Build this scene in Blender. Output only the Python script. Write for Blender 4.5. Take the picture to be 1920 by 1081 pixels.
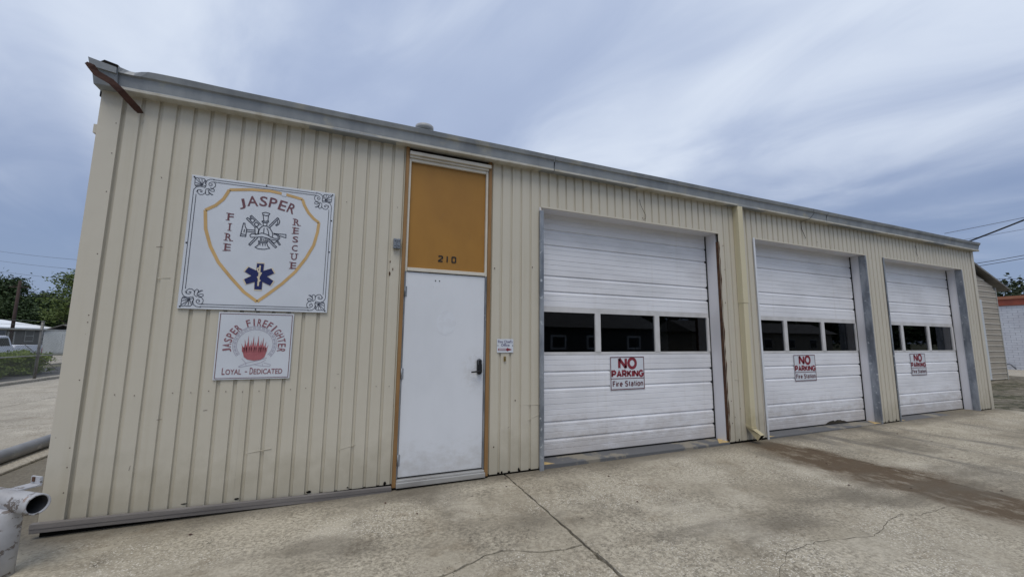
import bpy, bmesh, math, random
from mathutils import Vector, Matrix
random.seed(7)
R = math.radians
for o in list(bpy.data.objects): bpy.data.objects.remove(o)
scene = bpy.context.scene
COL = scene.collection

# ------------------------------------------------------------------ camera
cd = bpy.data.cameras.new("camera"); cam = bpy.data.objects.new("camera", cd); COL.objects.link(cam)
YAW, PIT, ROL = R(22.318), R(7.2575), R(0.492)
fw = Vector((math.sin(YAW)*math.cos(PIT), math.cos(YAW)*math.cos(PIT), math.sin(PIT)))
rt = Vector((math.cos(YAW), -math.sin(YAW), 0)); up = rt.cross(fw)
r2 = math.cos(ROL)*rt + math.sin(ROL)*up; u2 = -math.sin(ROL)*rt + math.cos(ROL)*up
m = Matrix((r2, u2, -fw)).transposed().to_4x4(); m.translation = Vector((2.1108, -4.4315, 1.51))
cam.matrix_world = m
cd.sensor_width = 36; cd.lens = 747.2/1920*36; cd.clip_start = 0.05; cd.clip_end = 3000
scene.camera = cam

# ------------------------------------------------------------------ world
SUN_EL, SUN_AZ = R(62), R(205)          # azimuth clockwise from +Y
w = bpy.data.worlds.new("World"); scene.world = w; w.use_nodes = True
nt = w.node_tree; nt.nodes.clear(); N = nt.nodes.new; L = nt.links.new
def nmath(nt, op, a, b=None, c=None, clamp=False):
    n = nt.nodes.new("ShaderNodeMath"); n.operation = op; n.use_clamp = clamp
    for i, v in enumerate((a, b, c)):
        if v is None: continue
        if isinstance(v, (int, float)): n.inputs[i].default_value = v
        else: nt.links.new(v, n.inputs[i])
    return n.outputs[0]
def nmix(nt, fac, a, b, kind='MIX'):
    n = nt.nodes.new("ShaderNodeMix"); n.data_type = 'RGBA'; n.blend_type = kind
    for i, v in ((0, fac), (6, a), (7, b)):
        if isinstance(v, (int, float)): n.inputs[i].default_value = v
        elif isinstance(v, tuple): n.inputs[i].default_value = (*v, 1)
        else: nt.links.new(v, n.inputs[i])
    return n.outputs[2]
def nramp(nt, fac, lo, hi):
    n = nt.nodes.new("ShaderNodeMapRange"); n.interpolation_type = 'SMOOTHSTEP'
    nt.links.new(fac, n.inputs[0]); n.inputs[1].default_value = lo; n.inputs[2].default_value = hi
    return n.outputs[0]
def nnoise(nt, vec, scale, detail=5, rough=.55, dist=0):
    n = nt.nodes.new("ShaderNodeTexNoise"); nt.links.new(vec, n.inputs['Vector'])
    n.inputs['Scale'].default_value = scale; n.inputs['Detail'].default_value = detail
    n.inputs['Roughness'].default_value = rough; n.inputs['Distortion'].default_value = dist
    return n.outputs['Fac']
def nmap(nt, vec, loc=(0,0,0), rot=(0,0,0), sc=(1,1,1)):
    n = nt.nodes.new("ShaderNodeMapping"); nt.links.new(vec, n.inputs[0])
    n.inputs[1].default_value = loc; n.inputs[2].default_value = rot; n.inputs[3].default_value = sc
    return n.outputs[0]
sky = N("ShaderNodeTexSky"); sky.sky_type = 'NISHITA'; sky.sun_disc = False
sky.sun_elevation = SUN_EL; sky.sun_rotation = SUN_AZ; sky.air_density = 1.0; sky.dust_density = 1.5; sky.ozone_density = 1.5
tc = N("ShaderNodeTexCoord"); sep = N("ShaderNodeSeparateXYZ"); L(tc.outputs['Generated'], sep.inputs[0])
zz = nmath(nt, 'MAXIMUM', sep.outputs[2], 0.0)
den = nmath(nt, 'ADD', zz, 0.22)
cmb = N("ShaderNodeCombineXYZ"); L(nmath(nt, 'DIVIDE', sep.outputs[0], den), cmb.inputs[0]); L(nmath(nt, 'DIVIDE', sep.outputs[1], den), cmb.inputs[1])
pr_ = nmap(nt, cmb.outputs[0], (0,0,0), (0,0,R(-112)), (1,1,1))
big = nnoise(nt, nmap(nt, pr_, (5.4, 2.2, 0), (0,0,0), (.42, .95, 1)), .75, 4, .5, .35)
fine = nnoise(nt, nmap(nt, pr_, (3.1, 1.7, 0), (0,0,0), (.72, 1.25, 1)), 2.0, 8, .54, .7)
mixn = nmath(nt, 'ADD', nmath(nt, 'MULTIPLY', big, .77), nmath(nt, 'MULTIPLY', fine, .23))
elev = nramp(nt, zz, 0.0, 0.55)
cov = nramp(nt, nmath(nt, 'ADD', mixn, nmath(nt, 'MULTIPLY', nmath(nt, 'SUBTRACT', elev, .6), .36)), .34, .66)
bluehaze = nmix(nt, 0.78, sky.outputs[0], nmix(nt, nramp(nt, zz, .16, .55), (2.3, 3.0, 4.75), (3.4, 4.1, 5.95)))
cloud = nmix(nt, nramp(nt, mixn, .42, .60), (3.9, 4.7, 6.5), (6.5, 7.2, 8.4))
skyc = nmix(nt, cov, bluehaze, cloud)
bg = N("ShaderNodeBackground"); bg.inputs[1].default_value = 0.1; L(skyc, bg.inputs[0])
wo = N("ShaderNodeOutputWorld"); L(bg.outputs[0], wo.inputs[0])

# ------------------------------------------------------------------ sun (overcast: weak, wide)
sd = bpy.data.lights.new("sun", 'SUN'); sd.energy = 1.5; sd.angle = R(30); sd.color = (1, .93, .82)
so = bpy.data.objects.new("sun", sd); COL.objects.link(so)
sdir = Vector((math.sin(SUN_AZ)*math.cos(SUN_EL), math.cos(SUN_AZ)*math.cos(SUN_EL), math.sin(SUN_EL)))
so.rotation_euler = sdir.to_track_quat('Z', 'Y').to_euler(); so.location = (0, -20, 30)
vs = scene.view_settings; vs.view_transform = 'Standard'; vs.look = 'None'; vs.exposure = 0.1; vs.gamma = 1; vs.use_curve_mapping = False

# ------------------------------------------------------------------ materials
MATS = {}
def newmat(name):
    mt = bpy.data.materials.new(name); mt.use_nodes = True; MATS[name] = mt
    t = mt.node_tree; b = t.nodes['Principled BSDF']
    g = t.nodes.new("ShaderNodeNewGeometry")
    return mt, t, b, g.outputs['Position']
def M(name, col, col2=None, scale=2.0, st=(1,1,1), lo=.35, hi=.7, rough=.6, metal=0.0, bump=0.0, bscale=60, spec=.4, col3=None, scale3=14, lo3=.6, hi3=.75, detail=6):
    mt, t, b, pos = newmat(name)
    c = None
    if col2:
        c = nmix(t, nramp(t, nnoise(t, nmap(t, pos, sc=st), scale, detail), lo, hi), col, col2)
    if col3:
        c = nmix(t, nramp(t, nnoise(t, nmap(t, pos, (5,2,7)), scale3, 6), lo3, hi3), c if c else col, col3)
    if c: t.links.new(c, b.inputs['Base Color'])
    else: b.inputs['Base Color'].default_value = (*col, 1)
    b.inputs['Roughness'].default_value = rough; b.inputs['Metallic'].default_value = metal
    b.inputs['Specular IOR Level'].default_value = spec
    if bump:
        bn = t.nodes.new("ShaderNodeBump"); bn.inputs['Strength'].default_value = bump; bn.inputs['Distance'].default_value = .01
        t.links.new(nnoise(t, pos, bscale, 6), bn.inputs['Height']); t.links.new(bn.outputs[0], b.inputs['Normal'])
    return mt
def wall_paint(name, col, dirty, rust):
    """sheet metal paint: faint vertical run-off streaks, chalky patches, stray rust specks"""
    mt, t, b, pos = newmat(name)
    streak = nramp(t, nnoise(t, nmap(t, pos, sc=(9, 9, .35)), 1.6, 6), .5, .78)
    patch = nramp(t, nnoise(t, pos, .9, 5), .35, .75)
    sx = t.nodes.new("ShaderNodeSeparateXYZ"); t.links.new(pos, sx.inputs[0])
    splash = nmath(t, 'MULTIPLY', nramp(t, nmath(t, 'ADD', nmath(t, 'MULTIPLY', sx.outputs[2], -1.0), nmath(t, 'MULTIPLY', nnoise(t, pos, 5, 6), .9)), -.15, .42), .5)
    c = nmix(t, nmath(t, 'MULTIPLY', streak, .38), col, dirty)
    c = nmix(t, nmath(t, 'MULTIPLY', patch, .22), c, tuple(v*1.12 for v in col))
    c = nmix(t, splash, c, tuple(v*.72 for v in dirty))
    spk = nramp(t, nnoise(t, nmap(t, pos, (9,1,4)), 26, 3), .77, .80)
    c = nmix(t, nmath(t, 'MULTIPLY', spk, .7), c, rust)
    t.links.new(c, b.inputs['Base Color']); b.inputs['Roughness'].default_value = .5; b.inputs['Specular IOR Level'].default_value = .35
    bn = t.nodes.new("ShaderNodeBump"); bn.inputs['Strength'].default_value = .25; bn.inputs['Distance'].default_value = .012
    hh = nmath(t, 'ADD', nmath(t, 'MULTIPLY', nnoise(t, pos, 2.6, 4), 1.8), nmath(t, 'MULTIPLY', nnoise(t, pos, 140, 3), .06))
    t.links.new(hh, bn.inputs['Height']); t.links.new(bn.outputs[0], b.inputs['Normal'])
    return mt
def concrete(name, c1, c2, c3, joint=False):
    mt, t, b, pos = newmat(name)
    sx = t.nodes.new("ShaderNodeSeparateXYZ"); t.links.new(pos, sx.inputs[0]); X, Y = sx.outputs[0], sx.outputs[1]
    c = nmix(t, nramp(t, nnoise(t, pos, .6, 8, .66), .38, .62), c1, c2)
    c = nmix(t, nmath(t, 'MULTIPLY', nramp(t, nnoise(t, nmap(t, pos, (4,8,0), (0,0,R(20)), (1,.6,1)), 1.3, 9, .7), .48, .66), .85), c, c3)
    c = nmix(t, nmath(t, 'MULTIPLY', nramp(t, nnoise(t, nmap(t, pos, (14,3,0)), 2.6, 9, .72), .52, .64), .6), c, (.20, .158, .105))
    c = nmix(t, nmath(t, 'MULTIPLY', nramp(t, nnoise(t, nmap(t, pos, (7,17,0)), .75, 8, .68), .50, .62), .6), c, (.55, .505, .41))
    c = nmix(t, nmath(t, 'MULTIPLY', nramp(t, nnoise(t, nmap(t, pos, (21,5,0)), 3.1, 4, .5), .70, .76), .45), c, (.09, .08, .065))
    fine = nnoise(t, pos, 34, 8, .78)
    c = nmix(t, nmath(t, 'MULTIPLY_ADD', nramp(t, nnoise(t, nmap(t, pos, (1,1,3)), 1.6, 5), .35, .65), .42, .22), c, nmix(t, nramp(t, fine, .36, .64), tuple(v*.42 for v in c1), tuple(min(1, v*1.55) for v in c2)))
    # exposed shell aggregate: pale chips, denser in worn patches
    worn = nramp(t, nnoise(t, nmap(t, pos, (2,6,1)), .9, 7, .62), .46, .62)
    vo = t.nodes.new("ShaderNodeTexVoronoi"); vo.inputs['Scale'].default_value = 62; t.links.new(pos, vo.inputs['Vector'])
    chip = nmath(t, 'LESS_THAN', vo.outputs['Distance'], .36)
    sel2 = nmath(t, 'MULTIPLY', nmath(t, 'MULTIPLY', chip, worn), nmath(t, 'GREATER_THAN', nnoise(t, pos, 47, 2), .50))
    c = nmix(t, nmath(t, 'MULTIPLY', sel2, .85), c, (.70, .66, .57))
    vo2 = t.nodes.new("ShaderNodeTexVoronoi"); vo2.inputs['Scale'].default_value = 36; t.links.new(pos, vo2.inputs['Vector'])
    pit = nmath(t, 'MULTIPLY', nmath(t, 'LESS_THAN', vo2.outputs['Distance'], .22), nramp(t, nnoise(t, pos, 2.1, 5), .46, .6))
    c = nmix(t, nmath(t, 'MULTIPLY', pit, .6), c, (.07, .06, .045))
    if joint:
        wob = nmath(t, 'SUBTRACT', nnoise(t, pos, 1.3, 6), .5)
        # brown run-off from the downspout, spreading away from the wall
        d = nmath(t, 'SUBTRACT', X, nmath(t, 'ADD', 7.90, nmath(t, 'MULTIPLY', wob, .55)))
        wd = nmath(t, 'ADD', .22, nmath(t, 'MINIMUM', .24, nmath(t, 'MULTIPLY', Y, -.2)))
        run = nramp(t, nmath(t, 'DIVIDE', nmath(t, 'ABSOLUTE', d), wd), 1.65, .45)
        run = nmath(t, 'MULTIPLY', run, nramp(t, Y, .3, -.1))
        run = nmath(t, 'MULTIPLY', run, nmath(t, 'ADD', .55, nramp(t, nnoise(t, nmap(t, pos, sc=(2,1,1)), 2.6, 9, .7), .35, .62)), clamp=True)
        c = nmix(t, nmath(t, 'MULTIPLY', run, .95), c, (.10, .069, .041))
        # black tyre and oil smears out of the second bay
        sm = nmath(t, 'MULTIPLY', nramp(t, nnoise(t, nmap(t, pos, (1,0,0), (0,0,R(-12)), (1.8,.35,1)), 1.3, 6), .52, .68), nmath(t, 'MULTIPLY', nramp(t, X, 8.3, 9.0), nramp(t, X, 15.0, 12.5)))
        c = nmix(t, nmath(t, 'MULTIPLY', sm, .6), c, (.09, .085, .08))
        # damp grime held along the foot of the wall
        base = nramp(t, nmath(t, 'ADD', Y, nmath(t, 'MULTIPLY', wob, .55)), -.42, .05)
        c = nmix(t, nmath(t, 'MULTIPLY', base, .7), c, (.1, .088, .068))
        drift = nramp(t, nnoise(t, nmap(t, pos, (2,9,0), (0,0,R(8)), (.5,1.3,1)), .8, 7, .6), .5, .68)
        c = nmix(t, nmath(t, 'MULTIPLY', drift, .7), c, (.135, .118, .09))
    t.links.new(c, b.inputs['Base Color']); b.inputs['Roughness'].default_value = .88; b.inputs['Specular IOR Level'].default_value = .25
    bn = t.nodes.new("ShaderNodeBump"); bn.inputs['Strength'].default_value = .5; bn.inputs['Distance'].default_value = .012
    t.links.new(nmath(t, 'ADD', fine, nmath(t, 'MULTIPLY', nnoise(t, pos, 7, 4), .8)), bn.inputs['Height']); t.links.new(bn.outputs[0], b.inputs['Normal'])
    return mt
def leafmat(name, a, bcol):
    mt, t, b, pos = newmat(name)
    c = nmix(t, nramp(t, nnoise(t, pos, 1.1, 4), .35, .65), a, bcol)
    c = nmix(t, nmath(t, 'MULTIPLY', nnoise(t, pos, 9, 3), .6), c, tuple(v*1.5 for v in bcol))
    t.links.new(c, b.inputs['Base Color']); b.inputs['Roughness'].default_value = .65; b.inputs['Specular IOR Level'].default_value = .25
    return mt
def glassmat(name, tint):
    mt = bpy.data.materials.new(name); mt.use_nodes = True; t = mt.node_tree; t.nodes.clear(); MATS[name] = mt
    tr = t.nodes.new("ShaderNodeBsdfTransparent"); tr.inputs[0].default_value = (*tint, 1)
    gl = t.nodes.new("ShaderNodeBsdfGlossy"); gl.inputs[0].default_value = (.95,.97,1,1); gl.inputs[1].default_value = .015
    fr = t.nodes.new("ShaderNodeFresnel"); fr.inputs[0].default_value = 1.45
    mx = t.nodes.new("ShaderNodeMixShader"); t.links.new(fr.outputs[0], mx.inputs[0]); t.links.new(tr.outputs[0], mx.inputs[1]); t.links.new(gl.outputs[0], mx.inputs[2])
    o = t.nodes.new("ShaderNodeOutputMaterial"); t.links.new(mx.outputs[0], o.inputs[0])
    return mt
wall_paint('cream_wall', (.525,.493,.412), (.44,.40,.30), (.13,.075,.035))
wall_paint('cream_trim', (.54,.508,.43), (.45,.41,.315), (.12,.07,.035))
wall_paint('downspout_paint', (.58,.53,.37), (.44,.35,.16), (.12,.06,.03))
M('gutter_metal', (.34,.36,.37), (.23,.25,.27), 1.2, (4,4,1.2), .3, .75, rough=.55, metal=.25, bump=.15, bscale=30, col3=(.46,.43,.33), scale3=4, lo3=.55, hi3=.8)
M('gutter_lip', (.52,.51,.46), (.40,.37,.29), 2.2, (3,1,1), .4, .75, rough=.6, bump=.1)
def door_white():
    mt, t, b, pos = newmat('door_white')
    sx = t.nodes.new("ShaderNodeSeparateXYZ"); t.links.new(pos, sx.inputs[0])
    c = nmix(t, nramp(t, nnoise(t, nmap(t, pos, sc=(1,1,.5)), 1.6, 7), .35, .75), (.67,.70,.75), (.60,.63,.675))
    foot = nramp(t, nmath(t, 'ADD', nmath(t, 'MULTIPLY', sx.outputs[2], -1.), nmath(t, 'MULTIPLY', nnoise(t, nmap(t, pos, sc=(2,1,3)), 3.5, 8, .7), .9)), -.02, .5)
    c = nmix(t, nmath(t, 'MULTIPLY', foot, .5), c, (.36,.34,.31))
    d = t.nodes.new("ShaderNodeVectorMath"); d.operation = 'DISTANCE'; t.links.new(nmap(t, pos, sc=(1,1,.7)), d.inputs[0]); d.inputs[1].default_value = (3.50, .0, .80)
    hand = nmath(t, 'MULTIPLY', nramp(t, d.outputs['Value'], .24, .03), nramp(t, nnoise(t, pos, 16, 7, .7), .38, .66))
    c = nmix(t, nmath(t, 'MULTIPLY', hand, .45), c, (.40,.38,.36))
    scf = nramp(t, nnoise(t, nmap(t, pos, (3,0,1), (0,R(25),0), (6,1,1.2)), 5, 5, .6), .70, .74)
    c = nmix(t, nmath(t, 'MULTIPLY', scf, .35), c, (.42,.42,.44))
    t.links.new(c, b.inputs['Base Color']); b.inputs['Roughness'].default_value = .42
    bn = t.nodes.new("ShaderNodeBump"); bn.inputs['Strength'].default_value = .15; bn.inputs['Distance'].default_value = .01
    t.links.new(nnoise(t, pos, 4, 4), bn.inputs['Height']); t.links.new(bn.outputs[0], b.inputs['Normal'])
door_white()
def garage_white():
    mt, t, b, pos = newmat('garage_white')
    sx = t.nodes.new("ShaderNodeSeparateXYZ"); t.links.new(pos, sx.inputs[0])
    c = nmix(t, nramp(t, nnoise(t, nmap(t, pos, sc=(.8,1,2.5)), 1.2, 6), .35, .75), (.76,.775,.82), (.63,.64,.675))
    dirt = nramp(t, nmath(t, 'ADD', nmath(t, 'MULTIPLY', sx.outputs[2], -1.), nmath(t, 'MULTIPLY', nnoise(t, nmap(t, pos, sc=(1.5,1,3)), 2.4, 8, .7), 1.1)), -.05, .55)
    c = nmix(t, nmath(t, 'MULTIPLY', dirt, .55), c, (.33,.29,.25))
    spk = nramp(t, nnoise(t, pos, 70, 5, .7), .6, .72)
    c = nmix(t, nmath(t, 'MULTIPLY', nmath(t, 'MULTIPLY', spk, dirt), .9), c, (.16,.13,.10))
    run = nramp(t, nnoise(t, nmap(t, pos, sc=(7,1,.3)), 1.5, 5), .58, .8)
    c = nmix(t, nmath(t, 'MULTIPLY', run, .2), c, (.5,.47,.42))
    t.links.new(c, b.inputs['Base Color']); b.inputs['Roughness'].default_value = .45
    bn = t.nodes.new("ShaderNodeBump"); bn.inputs['Strength'].default_value = .12; bn.inputs['Distance'].default_value = .004
    t.links.new(nnoise(t, nmap(t, pos, sc=(40,1,2)), 5, 3), bn.inputs['Height']); t.links.new(bn.outputs[0], b.inputs['Normal'])
garage_white()
M('jamb_white', (.68,.68,.71), (.60,.58,.58), 1.4, (1,1,.5), .4, .8, rough=.55, col3=(.40,.33,.27), scale3=5, lo3=.68, hi3=.82)
M('window_frame_grey', (.60,.60,.61), (.5,.5,.5), 4, rough=.45)
M('ochre_panel', (.345,.172,.030), (.285,.14,.026), 1.4, (1,1,.5), .35, .7, rough=.55, bump=.15, bscale=12, col3=(.24,.125,.035), scale3=5, lo3=.6, hi3=.78)
M('ochre_jamb', (.29,.165,.065), (.20,.11,.042), 3, (6,6,.6), .35, .7, rough=.65, bump=.2, bscale=50)
M('frame_cream', (.62,.59,.52), (.50,.46,.38), 3, (1,1,1), .4, .75, rough=.55)
M('galvanized', (.33,.355,.39), (.17,.19,.22), 2.2, (3,3,1), .35, .65, rough=.5, metal=.45, bump=.1, col3=(.5,.53,.56), scale3=18, lo3=.6, hi3=.7)
M('aluminium', (.48,.48,.47), (.34,.33,.32), 4, (.5,1,1), rough=.45, metal=.5)
M('base_board', (.20,.185,.175), (.135,.125,.12), 2, (.7,2,6), .35, .7, rough=.8, bump=.3, bscale=50)
M('rust', (.05,.022,.017), (.085,.038,.025), 5, (1,1,1), .45, .75, rough=.85, bump=.4, bscale=40)
M('rust_edge', (.055,.028,.018), (.11,.055,.03), 7, (1,1,1), .35, .7, rough=.9, bump=.4, bscale=40)
M('black', (.012,.012,.013), rough=.5)
M('void_black', (.008,.007,.006), rough=.95, spec=.1)
M('black_metal', (.02,.02,.022), rough=.35, metal=.3)
M('sign_white', (.61,.65,.71), (.555,.59,.645), 1.7, rough=.35, spec=.5)
M('sign_black', (.03,.035,.06), rough=.5)
M('sign_maroon', (.135,.055,.07), (.17,.075,.085), 8, rough=.5)
M('sign_red', (.235,.028,.045), (.19,.025,.038), 8, rough=.5)
M('flame_letter', (.22,.085,.105), (.27,.12,.135), 9, rough=.5)
M('flame_red', (.38,.13,.145), (.31,.09,.105), 9, rough=.5)
M('sign_gold', (.60,.40,.17), (.50,.33,.14), 5, rough=.5)
M('sign_tan', (.62,.55,.42), rough=.5)
M('sign_navy', (.012,.02,.105), rough=.45)
M('sign_navy_text', (.10,.09,.2), rough=.5)
M('sign_line', (.33,.30,.38), rough=.5)
concrete('apron', (.285,.25,.188), (.405,.365,.285), (.155,.136,.104), True)
concrete('lot_concrete', (.34,.305,.245), (.40,.365,.30), (.27,.245,.20))
M('subsoil', (.035,.03,.022), (.06,.05,.035), 6, rough=1, bump=.5)
def threshold():
    mt, t, b, pos = newmat('threshold_paint')
    n = nramp(t, nnoise(t, pos, 1.7, 7, .65), .52, .58)
    c = nmix(t, n, (.115,.12,.13), (.27,.245,.195)); c = nmix(t, nmath(t, 'MULTIPLY', nnoise(t, pos, 30, 6, .7), .5), c, (.1,.095,.085))
    t.links.new(c, b.inputs['Base Color']); b.inputs['Roughness'].default_value = .75
threshold()
M('yellow_paint', (.55,.40,.17), (.40,.30,.16), 12, rough=.7)
def dirtlot():
    mt, t, b, pos = newmat('dirt_lot')
    c = nmix(t, nramp(t, nnoise(t, nmap(t, pos, sc=(.5,1.4,1)), .8, 9, .7), .44, .56), (.055,.055,.022), (.155,.135,.10))
    c = nmix(t, nmath(t, 'MULTIPLY', nramp(t, nnoise(t, nmap(t, pos, sc=(.6,1,1)), 3.2, 9, .8), .46, .6), .8), c, (.27,.24,.185))
    c = nmix(t, nmath(t, 'MULTIPLY', nramp(t, nnoise(t, nmap(t, pos, (8,3,0)), 2.3, 8, .75), .5, .6), .8), c, (.03,.03,.016))
    t.links.new(c, b.inputs['Base Color']); b.inputs['Roughness'].default_value = .95
    bn = t.nodes.new("ShaderNodeBump"); bn.inputs['Strength'].default_value = .8; bn.inputs['Distance'].default_value = .05
    t.links.new(nnoise(t, pos, 14, 8, .7), bn.inputs['Height']); t.links.new(bn.outputs[0], b.inputs['Normal'])
dirtlot()
M('asphalt', (.055,.055,.056), (.085,.083,.08), .8, rough=.9, bump=.4, bscale=60)
M('ground_earth', (.075,.085,.04), (.13,.12,.075), .12, rough=.95, bump=.5, bscale=8)
M('shed_siding', (.335,.30,.245), (.29,.26,.215), 1.2, rough=.6, bump=.05)
M('shed_edge', (.72,.68,.60), rough=.6)
M('shed_roof', (.20,.19,.17), (.13,.12,.11), 2, rough=.6, metal=.2)
M('shed_shadow', (.05,.04,.035), rough=.9)
M('white_brick', (.68,.70,.74), (.60,.61,.65), 1.5, rough=.7, bump=.3, bscale=30)
M('mortar_white', (.42,.44,.48), rough=.8)
M('red_fascia', (.34,.085,.05), (.26,.07,.045), 1.5, rough=.6)
M('red_cap', (.42,.19,.11), (.36,.14,.08), 2, rough=.6)
M('bark', (.09,.07,.05), (.05,.04,.03), 8, (1,1,.3), rough=.9, bump=.6, bscale=20)
leafmat('leaf_dark', (.015,.03,.011), (.034,.056,.018)); leafmat('leaf_light', (.05,.08,.022), (.10,.13,.035)); leafmat('leaf_hedge', (.10,.15,.025), (.15,.20,.035)); leafmat('needle', (.022,.036,.02), (.045,.06,.03))
M('pole_wood', (.055,.036,.032), (.038,.026,.023), 6, (1,1,.2), rough=.9)
M('house_grey', (.115,.115,.11), (.10,.10,.095), 2, rough=.8)
M('roof_white', (.86,.87,.88), rough=.4)
M('trim_pale', (.38,.38,.36), rough=.6)
M('shed_white', (.55,.58,.60), (.48,.51,.53), 2, (1,1,.3), rough=.5)
M('car_white', (.75,.77,.82), rough=.2, spec=.6)
M('tyre', (.02,.02,.02), rough=.9)
M('chrome', (.6,.6,.6), rough=.25, metal=.9)
M('tail_red', (.35,.02,.02), rough=.3)
M('fence_metal', (.20,.20,.19), (.13,.12,.11), 8, rough=.55, metal=.4)
M('fence_rail', (.33,.33,.31), (.26,.25,.22), 6, rough=.5, metal=.4)
M('fence_wire', (.16,.17,.17), rough=.5, metal=.4)
def pipe_white():
    mt, t, b, pos = newmat('pipe_white')
    c = nmix(t, nramp(t, nnoise(t, pos, 3, 5), .4, .7), (.47,.48,.505), (.34,.34,.355))
    fl = nramp(t, nnoise(t, nmap(t, pos, sc=(1,1,1.6)), 11, 8, .7), .555, .585)
    c = nmix(t, fl, c, (.17,.15,.14)); c = nmix(t, nramp(t, nnoise(t, nmap(t, pos,(7,7,7)), 9, 6), .66, .72), c, (.22,.11,.06))
    t.links.new(c, b.inputs['Base Color']); b.inputs['Roughness'].default_value = .55
    bn = t.nodes.new("ShaderNodeBump"); bn.inputs['Strength'].default_value = .5; bn.inputs['Distance'].default_value = .004
    t.links.new(nmath(t, 'SUBTRACT', nnoise(t, pos, 30, 4), fl), bn.inputs['Height']); t.links.new(bn.outputs[0], b.inputs['Normal'])
pipe_white()
M('pipe_grey', (.30,.30,.30), (.22,.22,.22), 4, rough=.5, bump=.15, bscale=30, col3=(.42,.42,.42), scale3=10, lo3=.6, hi3=.7)
M('cable_black', (.015,.015,.016), rough=.6); M('cable_grey', (.10,.11,.13), rough=.6)
M('interior', (.10,.10,.10), rough=.9)
M('vent_grey', (.42,.42,.41), (.3,.3,.3), 6, rough=.5)
M('brass', (.3,.22,.08), rough=.35, metal=.8)
glassmat('glass_dark', (.34,.36,.38)); 
M('car_glass', (.02,.025,.03), rough=.08, spec=.6)
M('blind_white', (.5,.5,.48), rough=.8)

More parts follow.
